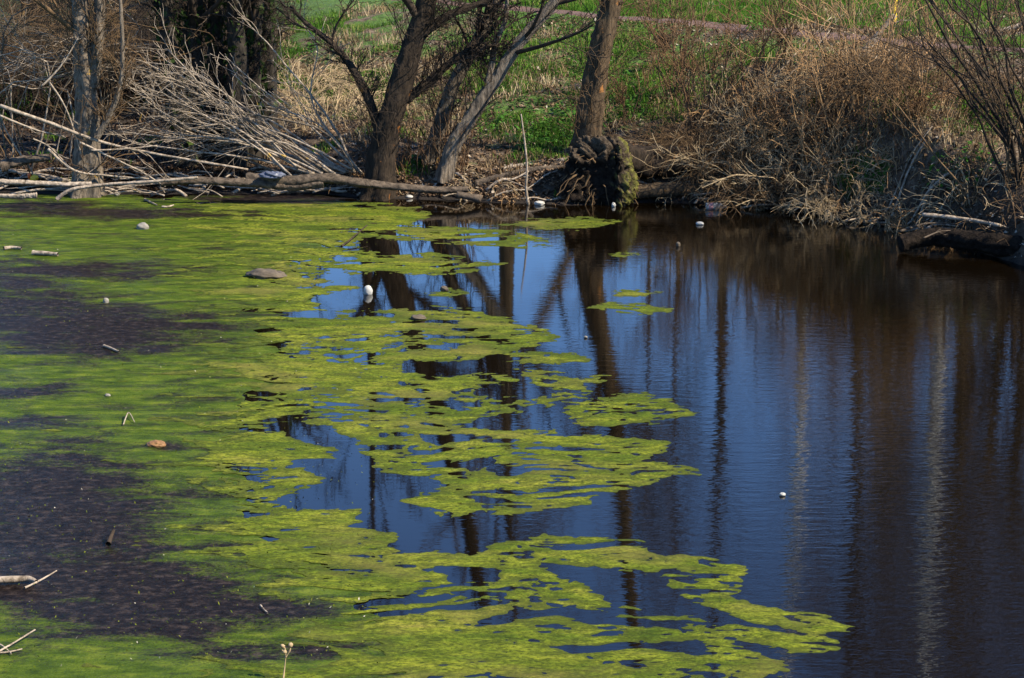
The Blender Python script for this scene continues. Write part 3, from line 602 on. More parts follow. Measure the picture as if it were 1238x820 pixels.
FAR = [("birch_tree", "white barked birch on the field, slightly bent", 1133, 36.6, 13, 0.13, 0.006, 'bark_birch', 'twig_brown', BLV), ("birch_tree", "slender white birch beside a brown field tree", 968, 36.8, 12, 0.085, -0.006, 'bark_birch', 'twig_brown', BLV),
       ("field_tree", "bare upright tree whose straight trunk mirrors beside the leaning ones", 612, 39, 10, 0.17, 0.01, 'bark_brown', 'twig_brown', FLV), ("field_tree", "bare field tree leaning hard over its neighbours", 722, 38, 7, 0.16, -0.42, 'bark_brown', 'twig_brown', FLV[:1]),
       ("field_tree", "bare brown tree on the field behind the brush mound", 1030, 40, 13, 0.15, 0.02, 'bark_brown', 'twig_brown', FLV), ("field_tree", "tall bare tree standing between the two birches", 1075, 49, 16, 0.19, -0.01, 'bark_brown', 'twig_brown', FLV),
       ("field_tree", "bare spreading tree past the second birch", 1215, 41, 14, 0.17, -0.03, 'bark_brown', 'twig_brown', FLV), ("field_tree", "slim bare tree straight behind the budding shrub", 868, 43, 13, 0.14, 0.01, 'bark_brown', 'twig_brown', FLV),
       ("field_tree", "bare tree behind the yellow marker post", 1300, 44, 15, 0.18, -0.02, 'bark_brown', 'twig_brown', FLV), ("field_tree", "bare tree at the back of the field", 1170, 55, 17, 0.2, 0.0, 'bark_brown', 'twig_brown', FLV),
       ("field_tree", "bare dark tree behind the willow clump", 250, 39, 11, 0.16, 0.02, 'bark_dark', 'twig_dark', FLV), ("field_tree", "bare dark tree behind the forked grey trunk", 60, 38, 11, 0.18, 0.03, 'bark_dark', 'twig_dark', FLV), ("field_tree", "bare tree behind the dark leaning trunk", 440, 41, 9, 0.15, 0.03, 'bark_dark', 'twig_dark', FLV)]
FAR += [("field_tree", "bare many branched tree in the belt beyond the brush tangle", p_, R, h_, 0.14, l_, 'bark_brown', 'twig_brown', FLV, "tree belt") for p_, R, h_, l_ in ((1095, 44, 13, -.02), (1155, 41, 13, .02), (1235, 45, 15, 0), (1275, 40, 13, -.03))]
FAR += [("sapling", "thin bare sapling among the field trees", p_, R, h_, 0.055, l_, 'bark_brown', 'twig_brown', BLV, "field saplings") for p_, R, h_, l_ in
        ((780, 45, 12, 0.01), (820, 40, 10, -0.01), (1005, 44, 13, 0.0), (1050, 40, 11, 0.01), (1100, 42, 13, -0.01), (1160, 39, 12, 0.02), (1190, 46, 14, 0.01), (1245, 40, 12, -0.02), (1280, 42, 13, 0.0))]
for a in FAR: far_tree(a[0], a[1], a[2], a[3], a[4], a[5], a[6], M[a[7]], M[a[8]], a[9], a[10] if len(a) > 10 else None)

# ------------------------------------------------------------------ shrubs and brush
def shrub(name, label, cat, base, n, h, spread, r0, mat, lv, lean=(0, 0), group=None, K=8, droop=0.0, rad=0.12):
    e = empty(name, base); tag(e, label, cat, group)
    a = rng.uniform(0, 2 * np.pi, n); rr = rad * np.sqrt(rng.random(n)); sp_ = spread * np.sqrt(rng.random(n))
    P = np.zeros((n, K, 3)); hh = h * rng.uniform(0.55, 1.1, n); tt = np.linspace(0, 1, K)[None, :]
    bx, by = base[0] + rr * np.cos(a), base[1] + rr * np.sin(a)
    P[..., 0] = bx[:, None] + (np.cos(a) * sp_ + lean[0] * rng.uniform(.6, 1.3, n))[:, None] * hh[:, None] * tt ** 1.2; P[..., 1] = by[:, None] + (np.sin(a) * sp_ + lean[1])[:, None] * hh[:, None] * tt ** 1.2
    P[..., 2] = height(bx, by)[:, None] - 0.03 + hh[:, None] * (tt - droop * tt ** 2.5)
    P += np.cumsum(rng.normal(0, 1, P.shape) * (0.022 * hh)[:, None, None], axis=1) * (tt[..., None] > 0)
    Rr = r0 * rng.uniform(0.6, 1.2, n)[:, None] * np.linspace(1, 0.3, K)[None, :]
    V, F = tubes(P, Rr, 5, False); put("stems", V, F, mat, e); parts = []
    for (m_, lr, ang, up, K_, tmin, rr_, S_, wig, rmin) in lv:
        P, Rr = grow(P, Rr, m_, lr, ang, up, K_, tmin, rr_, wig); Rr = np.maximum(Rr, rmin); parts.append(tubes(P, Rr, S_, False))
    if parts: V, F = merge(parts); put("twigs", V, F, mat, e)
    return e
SLV = [(6, 0.42, 36, 0.08, 6, 0.25, 0.6, 4, 0.12, 0.004), (6, 0.5, 38, 0.03, 5, 0.2, 0.6, 3, 0.15, 0.0028)]
def at(px, py): return gt(px, py)
SH = [(1010, 110, 8, 2.2, 0.4, 0.013, 'twig_brown', (0.1, 0), "tall brown shrub rising out of the brush tangle"), (1150, 120, 9, 2.4, 0.4, 0.014, 'twig_brown', (-0.05, 0), "tall brown shrub between the marker post and the stem fan"),
      (848, 165, 12, 1.75, 0.55, 0.013, 'twig_red', (0.10, 0), "reddish budding shrub on the slope beyond the fallen log"), (815, 120, 12, 1.6, 0.45, 0.012, 'twig_brown', (-0.05, 0.1), "olive twiggy shrub holding a dark bird nest"),
      (905, 135, 10, 1.6, 0.5, 0.013, 'twig_red', (0.15, 0.1), "bare russet shrub at the edge of the brush mound"), (760, 150, 7, 0.9, 0.5, 0.008, 'twig_red', (0.1, 0), "small thin shrub close to the straight tree"),
      (960, 90, 10, 1.3, 0.6, 0.012, 'twig_brown', (0.2, 0), "thin shrub below the path beside leaning poles")]
for px, py, n, h, sprd, r0, mt, ln, lab in SH: shrub("shrub", lab, "shrub", at(px, py), n, h, sprd, r0, M[mt], SLV, ln, "shrubs on the slope")
for q, (px, py, n, h, mt) in enumerate(((985, 205, 9, 1.8, 'bramble'), (1035, 170, 9, 2.1, 'bramble'), (1125, 150, 8, 2.1, 'bramble'), (1060, 130, 8, 1.9, 'bramble'))):
    shrub("bare_shrub", "loose upright bare stems standing out of the brown brush tangle", "shrub", at(px, py), n, h, 0.38, 0.010, M[mt], [(4, 0.42, 36, 0.08, 6, 0.25, 0.6, 4, 0.12, 0.004), (3, 0.5, 38, 0.03, 5, 0.2, 0.6, 3, 0.15, 0.003)], (rng.uniform(-.15, .1), 0), "upright stems in the tangle", 8, 0.05, 0.3)
# big fan of stems at the water's edge
shrub("willow_shrub", "large fan of dark leaning stems rooted at the water's edge", "shrub", gp(1262, 305) + (0, 0.3, 0.1), 24, 2.9, 0.42, 0.020, M['twig_dark'], [(4, 0.42, 36, 0.08, 6, 0.25, 0.6, 4, 0.12, 0.004), (4, 0.5, 38, 0.03, 5, 0.2, 0.6, 3, 0.15, 0.0028)], (-0.42, 0.05), None, 9, 0.05, 0.35)
shrub("willow_shrub", "brown stems growing behind the large dark fan", "shrub", at(1215, 215), 10, 2.0, 0.5, 0.014, M['twig_brown'], SLV, (-0.25, 0.05), None, 8, 0.05, 0.4)
# brush mounds: dense arching stems
LATE = []
BLVS = [(5, 0.45, 40, -0.02, 5, 0.2, 0.7, 3, 0.18, 0.003)]
MB = [(930, 205, 60, 0.8, 0.9, 'twig_brown', (0.0, -0.1), 0.6, "darker brush sprawling across the fallen log"), (1130, 130, 40, 1.2, 0.8, 'twig_brown', (-0.1, 0), 0.6, "thin brown brush between mound and dark stem fan"), (1020, 240, 40, 0.6, 0.9, 'straw', (0, -.2), 0.35, "pale straw stems hanging to the water"),
      (870, 190, 70, 0.9, 0.9, 'twig_brown', (0.0, 0.0), 0.6, "low scrub behind the fallen log"),
      (60, 130, 110, 1.9, 0.7, 'twig_dark', (0.1, 0), 0.8, "dark thicket behind the forked grey trunk"), (170, 120, 80, 1.7, 0.7, 'twig_dark', (0.1, 0), 0.8, "dim thicket between forked trunk and willow clump"), (-30, 110, 80, 2.1, 0.7, 'twig_brown', (0.1, 0), 0.8, "russet thicket beyond the mud"),  # dark twigs here: thicket shade put into their colour
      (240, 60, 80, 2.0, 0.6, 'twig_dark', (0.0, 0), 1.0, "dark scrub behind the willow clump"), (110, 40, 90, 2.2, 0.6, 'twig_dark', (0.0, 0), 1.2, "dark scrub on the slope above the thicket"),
      (400, 150, 30, 0.8, 0.9, 'straw', (0.1, 0), 0.6, "pale straw heap beside the dark leaning trunk"), (360, 120, 26, 0.8, 0.9, 'straw', (0.2, 0), 0.6, "loose pale straw higher up the slope")]
for px, py, n, h, sprd, mt, ln, rad, lab in MB: shrub("brush", lab, "brush", at(px, py), int(n * 2.0), h * 1.1, sprd, 0.008, M[mt], BLVS + [(4, 0.5, 40, -0.03, 4, 0.2, 0.7, 3, 0.2, 0.0024)], ln, "brush on the bank", 9, 0.75, rad)
for q in range(25):
    px = 870 + 250 * rng.random(); py = 250 - 0.42 * (px - 870) * rng.random() - 110 * rng.random(); mt = ('bramble', 'straw', 'bramble', 'straw', 'twig_red')[q % 5]
    if 1005 < px < 1085 and py > 165: continue
    shrub("brush", "clump of dry arching stems in the brown brush tangle over the water", "brush", at(px, min(py, 246)), int(rng.integers(7, 22)), rng.uniform(0.4, 1.25), rng.uniform(0.5, 1.3), rng.uniform(0.005, 0.010), M[mt], BLVS + [(3, 0.5, 45, -0.03, 4, 0.2, 0.7, 3, 0.25, 0.0024)], (rng.uniform(-.5, .5), -0.2), "brown brush tangle", 9, rng.uniform(0.3, 1.1), rng.uniform(0.12, 0.4))
for q in range(22):
    px = rng.uniform(860, 1060); py = rng.uniform(120, 225); p0 = gt(px, py); L = rng.uniform(0.8, 2.2); a = rng.normal(0.72, 0.22)
    pts = np.array([p0 + np.array([math.cos(a) * L * k, 0.25 * L * k + 0.06 * math.sin(9 * k + q), math.sin(a) * L * k - 0.12 * L * k * k]) for k in np.linspace(0, 1, 5)])
    LATE.append((pts, rng.uniform(0.008, 0.02)))
for q, (px, py, n, h) in enumerate(((820, 238, 14, 0.35), (900, 246, 18, 0.45), (955, 252, 20, 0.4), (1075, 268, 22, 0.45), (1110, 270, 16, 0.4), (1140, 250, 20, 0.6), (1175, 240, 22, 0.7), (1090, 240, 16, 0.5), (1215, 255, 18, 0.7), (590, 232, 12, 0.25), (620, 236, 12, 0.22), (660, 238, 12, 0.2), (560, 215, 14, 0.3), (1150, 285, 16, 0.35), (1190, 285, 18, 0.4), (1120, 282, 14, 0.3), (420, 215, 12, 0.35))):
    shrub("waterside_weed", "tuft of dead weed stems hanging at the water's edge", "weeds", at(px, py), n, h, 1.2, 0.006, M[('straw', 'bramble', 'twig_brown')[q % 3]], BLVS, (0, -0.3), "waterside weeds", 8, 0.9, 0.2)
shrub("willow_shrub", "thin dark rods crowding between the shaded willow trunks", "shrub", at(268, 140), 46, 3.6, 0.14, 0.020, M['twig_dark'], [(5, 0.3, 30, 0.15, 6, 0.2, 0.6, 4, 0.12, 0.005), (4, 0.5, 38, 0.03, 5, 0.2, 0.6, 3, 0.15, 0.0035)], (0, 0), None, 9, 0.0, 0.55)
# reddish shoots round the grey stems
for px, py, n, h in ((470, 208, 14, 0.75), (540, 206, 16, 0.9), (500, 208, 12, 0.5)):
    shrub("shoots", "upright reddish willow shoots at the foot of the leaning trunks", "shoots", at(px, py), n * 2, h, 0.3, 0.008, M['twig_red'], [(2, 0.35, 25, 0.1, 5, 0.3, 0.7, 3, 0.1, 0.003)], (0, 0), "willow shoots", 7, 0, 0.28)

# ------------------------------------------------------------------ dead wood
def wood(name, label, pts, r0, r1, mat, group=None, cat="branch", twigs=0, S=8, K=16, wig=0.012):
    P = spline(pts, K); L = np.linalg.norm(np.diff(P, axis=0), axis=1).sum()
    P[1:-1] += np.cumsum(rng.normal(0, wig * L / K, (K, 3)), axis=0)[1:-1] * np.sin(np.linspace(0, np.pi, K))[1:-1, None] * 2
    Rr = np.linspace(r0, r1, K) * (1 + rng.normal(0, 0.06, K))
    V, F = tubes(P[None], Rr[None], S, True)
    if twigs:
        Q, QR = grow(P[None], Rr[None], twigs, 0.3, 32, 0.02, 6, 0.3, 0.55, 0.12); Q2, QR2 = grow(Q, np.maximum(QR, .003), 2, 0.5, 30, 0.0, 5, 0.2, 0.7, 0.12)
        e = empty(name, P[0]); put("stem", V, F, mat, e); V, F = merge([tubes(Q, np.maximum(QR, 0.0035), 4, False), tubes(Q2, np.maximum(QR2, 0.0025), 4, False)]); put("twigs", V, F, mat, e)
    else:
        e = put(name, V - P[0], F, mat); e.location = P[0]
    return tag(e, label, cat, group)
def onbank(px, py, up=0.0): return gt(px, py) + np.array([0, 0, up])
# swept white branches, rooted by the waterline and combed back over the mud
FAN = [((432, 203), (370, 165), (290, 125), (215, 85), (140, 48)), ((425, 200), (350, 160), (280, 128), (200, 75), (150, 40)), ((418, 204), (340, 170), (260, 125), (170, 80)), ((410, 200), (330, 150), (250, 110), (180, 92)), ((400, 205), (320, 178), (240, 150), (160, 112)),
       ((390, 205), (310, 172), (225, 140), (150, 118)), ((380, 206), (300, 186), (220, 160), (150, 150)), ((436, 204), (385, 158), (330, 118), (270, 92)), ((420, 203), (345, 172), (290, 150), (215, 128)), ((372, 207), (310, 182), (250, 176), (190, 158)), ((352, 208), (280, 160), (235, 128), (196, 118)),
       ((360, 200), (300, 150), (240, 100), (190, 70)), ((340, 206), (280, 190), (230, 182), (160, 178)), ((438, 206), (415, 180), (395, 120), (365, 60), (350, 30)), ((428, 204), (390, 150), (340, 80), (300, 40)), ((405, 206), (345, 180), (270, 168), (200, 140)), ((398, 204), (322, 168), (262, 142), (205, 100))]
for q, c in enumerate(FAN + FAN[2:12]):
    yy = 25.75 + 0.12 * (q % 5); P = vline([(p[0] + rng.normal(0, 7 * k), p[1] + rng.normal(0, 4 * k), 0.10 * k) for k, p in enumerate(c)], yy); P[0][2] = max(P[0][2] - 0.05, 0.05)
    wood("dead_branch", "pale dead branch combed back in a fan from the waterline", P, 0.009 + 0.012 * rng.random(), 0.004, M['driftwood' if q % 4 else 'bark_grey'], "fan of pale dead branches", twigs=11, wig=0.035)
# branches crossing the forked trunk
for c, r, lab in ((((0, 128), (60, 148), (120, 170), (200, 188), (300, 205)), 0.026, "long lichened dead branch slung across the forked trunk"), (((0, 140), (40, 156), (72, 164)), 0.016, "short dead branch pointing over the mud"),
                  (((40, 168), (60, 178), (82, 200)), 0.012, "thin elbowed dead stick before the forked trunk"), (((58, 180), (90, 206), (130, 212), (180, 216)), 0.018, "pale branch curving under the forked trunk"), (((96, 172), (130, 188), (170, 208), (200, 226)), 0.016, "dead branch slanting down to the mud past the forked trunk"),
                  (((110, 182), (150, 180), (190, 176)), 0.012, "white stub lying level against the forked trunk"), (((60, 100), (80, 130), (95, 170), (105, 215)), 0.012, "thin grey stick falling beside the forked trunk"), (((50, 105), (75, 78), (95, 45)), 0.014, "crooked grey branch propped on the forked trunk")):
    yy = 25.6; P = vline([(p[0], p[1], 0.06 * k) for k, p in enumerate(c)], yy)
    wood("dead_branch", lab, P, r, r * 0.45, M['driftwood'], twigs=4)
# arching bare branches at the edge of the thicket
for q in range(20):
    x0 = rng.uniform(-30, 150); y1 = rng.uniform(60, 120); P = vline([(x0, rng.uniform(140, 190)), (x0 + rng.uniform(-50, 50), y1), (x0 + rng.uniform(-90, 110), y1 - rng.uniform(20, 70)), (x0 + rng.uniform(-140, 170), y1 - rng.uniform(0, 110))], 26.2 + 0.06 * q)
    P[0][2] = H1(P[0][0], P[0][1]); wood("dead_branch", "arching bare branch in the thicket behind the mud", P, rng.uniform(0.006, 0.014), 0.003, M[('driftwood', 'bark_grey', 'twig_brown')[q % 3]], "arching thicket branches", twigs=7, wig=0.09)
# litter of sticks along the waterline
for q in range(95):
    px = rng.uniform(-20, 420) if q < 70 else rng.uniform(420, 1120); py = rng.uniform(207, 238) if q < 70 else None
    if q < 70: p0 = gt(px, py)
    else:
        xw = gp(px, 250)[0]; yv = float(Yw(np.array([xw]))[0]) + rng.uniform(-0.1, 0.5); p0 = np.array([xw, yv, H1(xw, yv)])
    L = rng.uniform(0.25, 1.3) if q < 70 else rng.uniform(0.2, 0.8); a = rng.normal(0, 0.45) + (math.pi if rng.random() < .5 else 0)
    pts = []
    for s_ in np.linspace(-0.5, 0.5, 4):
        xx = p0[0] + s_ * L * math.cos(a); yy = p0[1] + s_ * L * math.sin(a) * 0.8; pts.append([xx, yy, max(H1(xx, yy), 0.01) + 0.03 + 0.05 * rng.random()])
    pts[0][2] -= 0.05
    r = rng.uniform(0.008, 0.024); wood("driftwood_stick", "weathered stick lying in the drift line at the foot of the bank", pts, r, r * 0.5, M['driftwood'], "drift line sticks", "stick", 0, 6, 9)
# logs
LOGS = [(((300, 216), (345, 218), (395, 217), (440, 222), (480, 226), (525, 229), (560, 229)), 25.35, 0.085, 0.055, 'log_wood', "long curved grey log along the waterline below the dark leaning trunk"), (((196, 220), (240, 218), (300, 222), (352, 226), (392, 224)), 25.3, 0.055, 0.07, 'log_wood', "brown log lying in the drift line, broken end by the curved log"),
        (((-20, 220), (30, 222), (80, 223), (112, 224)), 25.2, 0.045, 0.04, 'driftwood', "pale straight pole on the mud under the forked trunk"), (((66, 240), (90, 230), (125, 225), (170, 220), (240, 214)), 25.15, 0.032, 0.024, 'driftwood', "pale crooked pole crossing the straight one on the mud"),
        (((-20, 236), (20, 236), (42, 236)), 24.95, 0.03, 0.05, 'driftwood', "short pale plank-like stick at the mud's edge"), (((560, 214), (600, 206), (650, 197), (690, 192)), 26.1, 0.045, 0.04, 'driftwood', "grey pole running to the root plate, upper of two"), (((575, 222), (610, 213), (650, 205), (688, 203)), 25.8, 0.05, 0.045, 'log_wood', "grey pole running to the root plate, lower of two"),
        (((0, 200), (30, 194), (62, 190)), 25.9, 0.09, 0.06, 'log_wood', "dark mossy log lying over the shaded hollow")]
for q, (c, yy, r0, r1, mt, lab) in enumerate(LOGS):
    P = vline(c, yy); P = P + rng.normal(0, 0.018, P.shape) * np.array([1, 1, 0.5])
    V, F, _, _ = trunk_mesh(P, r0 * 0.8, r1 * 0.7, 110, 20, 0.1, 0.26, 30 + q); o = put("log", V - P[0], F, M[mt]); o.location = P[0]; tag(o, lab, "log")
wood("log", "short cut log end poking out below the grey stems", vline([(552, 235), (568, 238), (582, 241)], 25.15), 0.045, 0.05, M['log_wood'], None, "log", 0, 10, 8, 0.0)
# leaning poles in the brush mound
for c, yy, r, lab in ((((890, 215), (960, 150), (1020, 90), (1082, 18)), 26.6, 0.05, "long pale pole leaning up through the brush mound"), (((860, 190), (940, 130), (1000, 95), (1050, 62)), 27.4, 0.035, "thin grey pole beside the long leaning one"), (((975, 170), (1030, 100), (1075, 60)), 26.4, 0.03, "short brown pole in the brush mound"), (((840, 160), (900, 118), (955, 68)), 28.2, 0.03, "brown pole low in the shrubs"),
                      (((1150, 60), (1190, 45), (1240, 28)), 30.0, 0.05, "pale fallen pole lying by the path"), (((1020, 262), (1050, 238), (1084, 215)), 24.6, 0.02, "straight pale stick propped at the water under the green patch"), (((1000, 262), (1035, 246), (1060, 236)), 24.5, 0.014, "thin stick beside the propped one")):
    P = vline(c, yy); P[0][2] = max(min(P[0][2], H1(P[0][0], yy) - 0.02), 0.02); wood("leaning_pole", lab, P, r, r * 0.6, M['driftwood'], None, "pole", 3, 8, 18, 0.008)
for pts, r in LATE: wood("dead_branch", "thin dead stem slanting through the brown brush tangle", pts, r, r * 0.4, M['driftwood'] if r > 0.014 else M['bramble'], "slanting stems in the brush", twigs=4)
# upright stick standing in the water
y0 = gp(638, 247)[1]; wood("standing_stick", "thin pale stick standing upright in the shallows", vline([(639, 249), (636, 225), (638, 200), (635, 170), (630, 138)], y0), 0.022, 0.007, M['driftwood'], None, "stick", 0, 6, 14, 0.01)

# ------------------------------------------------------------------ lumps: stones, root plate
def lump(cx, cy, cz, rx, ry, rz, seed, amp=0.25, nu=28, nv=18, fr=1.6):
    th = np.linspace(0, 2 * np.pi, nu, endpoint=False); ph = np.linspace(0.06, np.pi - 0.06, nv); T, P = np.meshgrid(th, ph)
    x = np.cos(T) * np.sin(P); y = np.sin(T) * np.sin(P); z = np.cos(P)
    d = 1 + amp * 1.6 * (fbm(x * fr + 3 * z + seed, y * fr - 2 * z, seed, 4) + 0.6 * fbm(z * fr * 2 + seed, x * fr * 2 + y, seed + 3, 3))
    V = np.stack([cx + rx * x * d, cy + ry * y * d, cz + rz * z * d], -1).reshape(-1, 3); idx = np.arange(nu * nv).reshape(nv, nu)
    A = idx[:-1]; B = idx[1:]; F = np.stack([A, B, np.roll(B, -1, 1), np.roll(A, -1, 1)], -1).reshape(-1, 4)
    ex = []
    for ring, rev in ((idx[0], False), (idx[-1], True)):
        for q in range(1, nu - 2, 2):
            c = [ring[0], ring[q], ring[q + 1], ring[q + 2]]; ex.append(c[::-1] if rev else c)
    return V, np.concatenate([F, np.array(ex)])
def stone(name, label, cat, px, py, w_, h_, mat, seed, amp=0.22, group=None, dep=0.8):
    p = gp(px, py); s = np.linalg.norm(p - [0, 0, CAM_H]) / FPX; rx = w_ * s / 2; rz = h_ * s / 2
    V, F = lump(0, 0, rz * 0.4, rx, rx * dep, rz, seed, amp); o = put(name, V, F, mat); o.location = (p[0], p[1] + rx * 0.4, 0.004); return tag(o, label, cat, group)
stone("stone", "pale grey stone alone on the algae near the drift line", "stone", 172, 278, 15, 11, M['stone_pale'], 1)
stone("rock", "flat craggy brown rock standing in green algae", "rock", 321, 337, 44, 14, M['stone_brown'], 9, 0.42)
stone("leaf_clod", "curled russet leaf lying in a dark puddle", "leaf", 188, 541, 24, 9, M['dead_leaf'], 4, 0.35)
stone("float_ball", "white plastic ball floating in the blue gap", "ball", 445, 356, 11, 15, M['white_plastic'], 5, 0.10)
for px, py, w_, h_, lab in ((652, 248, 18, 8, "white foam scrap by the upright stick"), (742, 250, 7, 9, "small white foam scrap before the root plate"), (846, 272, 13, 6, "flat white scrap adrift below the bottle"), (946, 600, 10, 6, "white scrap alone on the open water"), (128, 367, 9, 12, "whitish shard standing on the mud"), (130, 480, 9, 6, "cream pebble on the algae above the russet leaf"), (141, 237, 8, 7, "round cream pebble at the drift line"), (708, 409, 6, 4, "tiny white fleck beside the trunk's reflection"), (495, 240, 12, 7, "white scrap below the long curved log"), (820, 298, 7, 9, "small dark chip poking out of the water")):
    stone("scrap", lab, "scrap", px, py, w_ * 0.75, h_ * 0.75, M['stone_brown'] if "dark" in lab else M['white_plastic'] if "foam" in lab or "scrap" in lab else M['stone_pale'], int(px), 0.3)
for px, py, w_, h_, lab in ((505, 387, 18, 7, "knobbly brown wood chip on the algae edge"), (537, 352, 9, 8, "dark wood chip on the algae sliver")): stone("wood_chip", lab, "wood chip", px, py, w_, h_, M['stone_brown'], int(px), 0.4)
# sticks lying on mud and algae
def flat_stick(label, pts, r, mat='driftwood', name="stick", end=None):
    P = np.array([gp(a, c_) + np.array([0, 0, 0.012 + r * 0.6 + (u[0] if u else 0)]) for a, c_, *u in pts]); return wood(name, label, P, r, end or r * 0.6, M[mat], None, "stick", 0, 7, 12, 0.01)
flat_stick("dark thin stick sticking up from the algae by the blue gap", [(413, 300), (428, 294, 0.05), (444, 285, 0.10)], 0.012, 'twig_dark')
flat_stick("broken pale stick on the algae near the thicket, thick end", [(40, 309), (55, 310), (70, 311)], 0.03, end=0.02)
flat_stick("pale stick fragment just above the broken one", [(5, 303), (15, 302), (26, 303)], 0.022)
flat_stick("bleached sliver on the dark mud", [(126, 421), (135, 424), (144, 428)], 0.014)
flat_stick("short pale stick at the mud's top edge", [(175, 243), (183, 247), (190, 250)], 0.014)
flat_stick("small pale chip-like stick beside the short one", [(196, 252), (203, 252), (210, 250)], 0.014)
flat_stick("fat pale driftwood piece resting on the bottom mud", [(-30, 708), (10, 707), (34, 706), (44, 709)], 0.028, end=0.012)
flat_stick("thin pale twig crossing the fat driftwood piece", [(30, 714), (50, 706, 0.01), (69, 699, 0.03)], 0.007)
flat_stick("pale reed stalk over the mud's lower corner", [(-20, 800), (10, 787, 0.01), (43, 771, 0.03)], 0.007)
flat_stick("second pale reed stalk crossing the first", [(-20, 776), (0, 784, 0.005), (14, 794)], 0.006)
flat_stick("limp reed stalk under the crossing pair", [(-20, 793), (8, 792), (27, 788)], 0.006)
flat_stick("bent pale straw lying on the algae like a tent", [(149, 516), (156, 506, 0.03), (163, 513)], 0.005)
pw = gp(342, 824); e = empty("weed_stalk", pw); tag(e, "forked dry weed stalk standing in the algae", "weed")
for nm, pts_, r_ in (("stalk", [(0, 0, 0), (0.01, 0.02, 0.08), (0.018, 0.0, 0.16), (0.012, 0.0, 0.19)], 0.005), ("side_shoot", [(0.016, 0.0, 0.13), (0.04, 0.0, 0.17), (0.045, 0, 0.205)], 0.004), ("side_shoot", [(0.016, 0, 0.15), (0.0, 0.0, 0.175), (0.004, 0, 0.2)], 0.003)):
    P = spline(np.array(pts_) + pw, 9); V, F = tubes(P[None], np.linspace(r_, r_ * .6, 9)[None] * (1 + rng.normal(0, .2, 9))[None], 6, True); put(nm, V, F, M['straw'], e)
for q in range(3):
    V, F = lump(*(pw + [(0.045, 0, 0.2), (0.012, 0, 0.165), (0.004, 0, 0.195)][q]), 0.013, 0.01, 0.012, q + 3, 0.4, 12, 8); put("seed_head", V, F, M['straw'], e)
flat_stick("black snag poking from the mud", [(131, 662), (134, 658, 0.02), (138, 655, 0.055)], 0.017, 'twig_dark')
flat_stick("thin whitish twig on the lower mud", [(315, 735), (319, 740), (324, 744)], 0.006)

# green buds and crumbs strewn on mud and algae
n = 2400; px = rng.uniform(-20, 460, n); py = rng.uniform(262, 815, n); q = np.array([gp(a, c_) for a, c_ in zip(px, py)])
V, F = flakes(q[:, 0], q[:, 1], q[:, 2] + 0.012, 0.0065, 0.6); tag(put("duckweed_crumbs", V, F, M['crumb'], smooth=False, attrs={"var": np.repeat(rng.random(n), 4)}), "tiny green and pale crumbs speckling mud and algae", kind="stuff")

# upturned root plate with its fallen trunk
yr = 25.25; c = pv(724, 214, yr); e = empty("fallen_tree", (c[0], yr, 0.0)); tag(e, "uprooted tree: dark mossy root plate with its log lying behind", "fallen tree")
V, F = lump(0, 0, 0, 1, 1, 1, 12, 0.0, 110, 80); nrm = V.copy()
V = np.sign(V) * np.abs(V) ** 0.7; q1 = fbm(V[:, 0] * 3 + V[:, 1] * 2, V[:, 2] * 3 - V[:, 1] * 2, 91, 5); q2 = fbm(V[:, 0] * 9 + V[:, 1] * 7, V[:, 2] * 9 - V[:, 1] * 5, 95, 4)
V = V * (1 + 0.34 * q1 + 0.42 * q2)[:, None]; V[:, 0] *= 1 - 0.10 * V[:, 2]
moss = sstep(0.78, 0.95, V[:, 0] + 0.5 * q1 + 1.5 * q2) * sstep(0.02, 0.12, q2 + 0.5 * q1) * 0.9; lit_rim = sstep(0.4, 0.85, np.maximum(V[:, 0], V[:, 2]) + q2)  # right and top tinted lighter: sunlit edge painted into the soil colour
V[:, 1] += 0.55 * np.exp(-((V[:, 0] + 0.15) ** 2 + (V[:, 2] + 0.1) ** 2) / 0.45) * (V[:, 1] < 0) - 0.35 * (V[:, 0] > 0.5) * (V[:, 1] < 0)
V = V * np.array([0.40, 0.27, 0.45]) + np.array([c[0] + 0.02, yr + 0.14, 0.35]); put("root_plate", V, F, M['soil_clod'], e, attrs={"moss": moss, "lit_rim": lit_rim})
roots = []
for q in range(70):
    a = rng.uniform(0, 2 * np.pi); r = rng.uniform(0.2, 0.44); p = np.array([c[0] + r * math.cos(a), yr - 0.06 + rng.uniform(-.05, .2), 0.37 + r * math.sin(a)])
    dd = np.array([math.cos(a), rng.uniform(-.5, .1), math.sin(a) - 0.3]); L = rng.uniform(0.08, 0.26); k_ = np.linspace(0, 1, 6)[:, None]
    L = L * 0.6; roots.append(p - dd * 0.1 + dd * k_ * (L + .1) + rng.normal(0, 0.015, (6, 3)) + np.array([0, 0, -0.12]) * k_ ** 2)
roots = np.array(roots); V, F = tubes(roots, rng.uniform(0.006, 0.018, 70)[:, None] * np.linspace(1, 0.3, 6)[None], 5, False); put("roots", V, F, M['twig_brown'], e)
lp = np.array([[c[0] + 0.2, yr + 0.3, 0.50], [c[0] + 0.8, yr + 0.45, 0.47], [c[0] + 1.5, yr + 0.6, 0.46], [c[0] + 2.4, yr + 0.75, 0.42]])
V, F, _, _ = trunk_mesh(lp, 0.19, 0.15, 90, 32, 0.25, 0.2, 4); put("trunk", V, F, M['bark_dark'], e)
wood("log", "brown log under the fallen trunk beside the root plate", np.array([[c[0] + 0.3, yr + 0.1, 0.13], [c[0] + 0.9, yr + 0.2, 0.15], [c[0] + 1.6, yr + 0.35, 0.12]]), 0.10, 0.08, M['bark_brown'], None, "log", 0, 12, 20, 0.006)
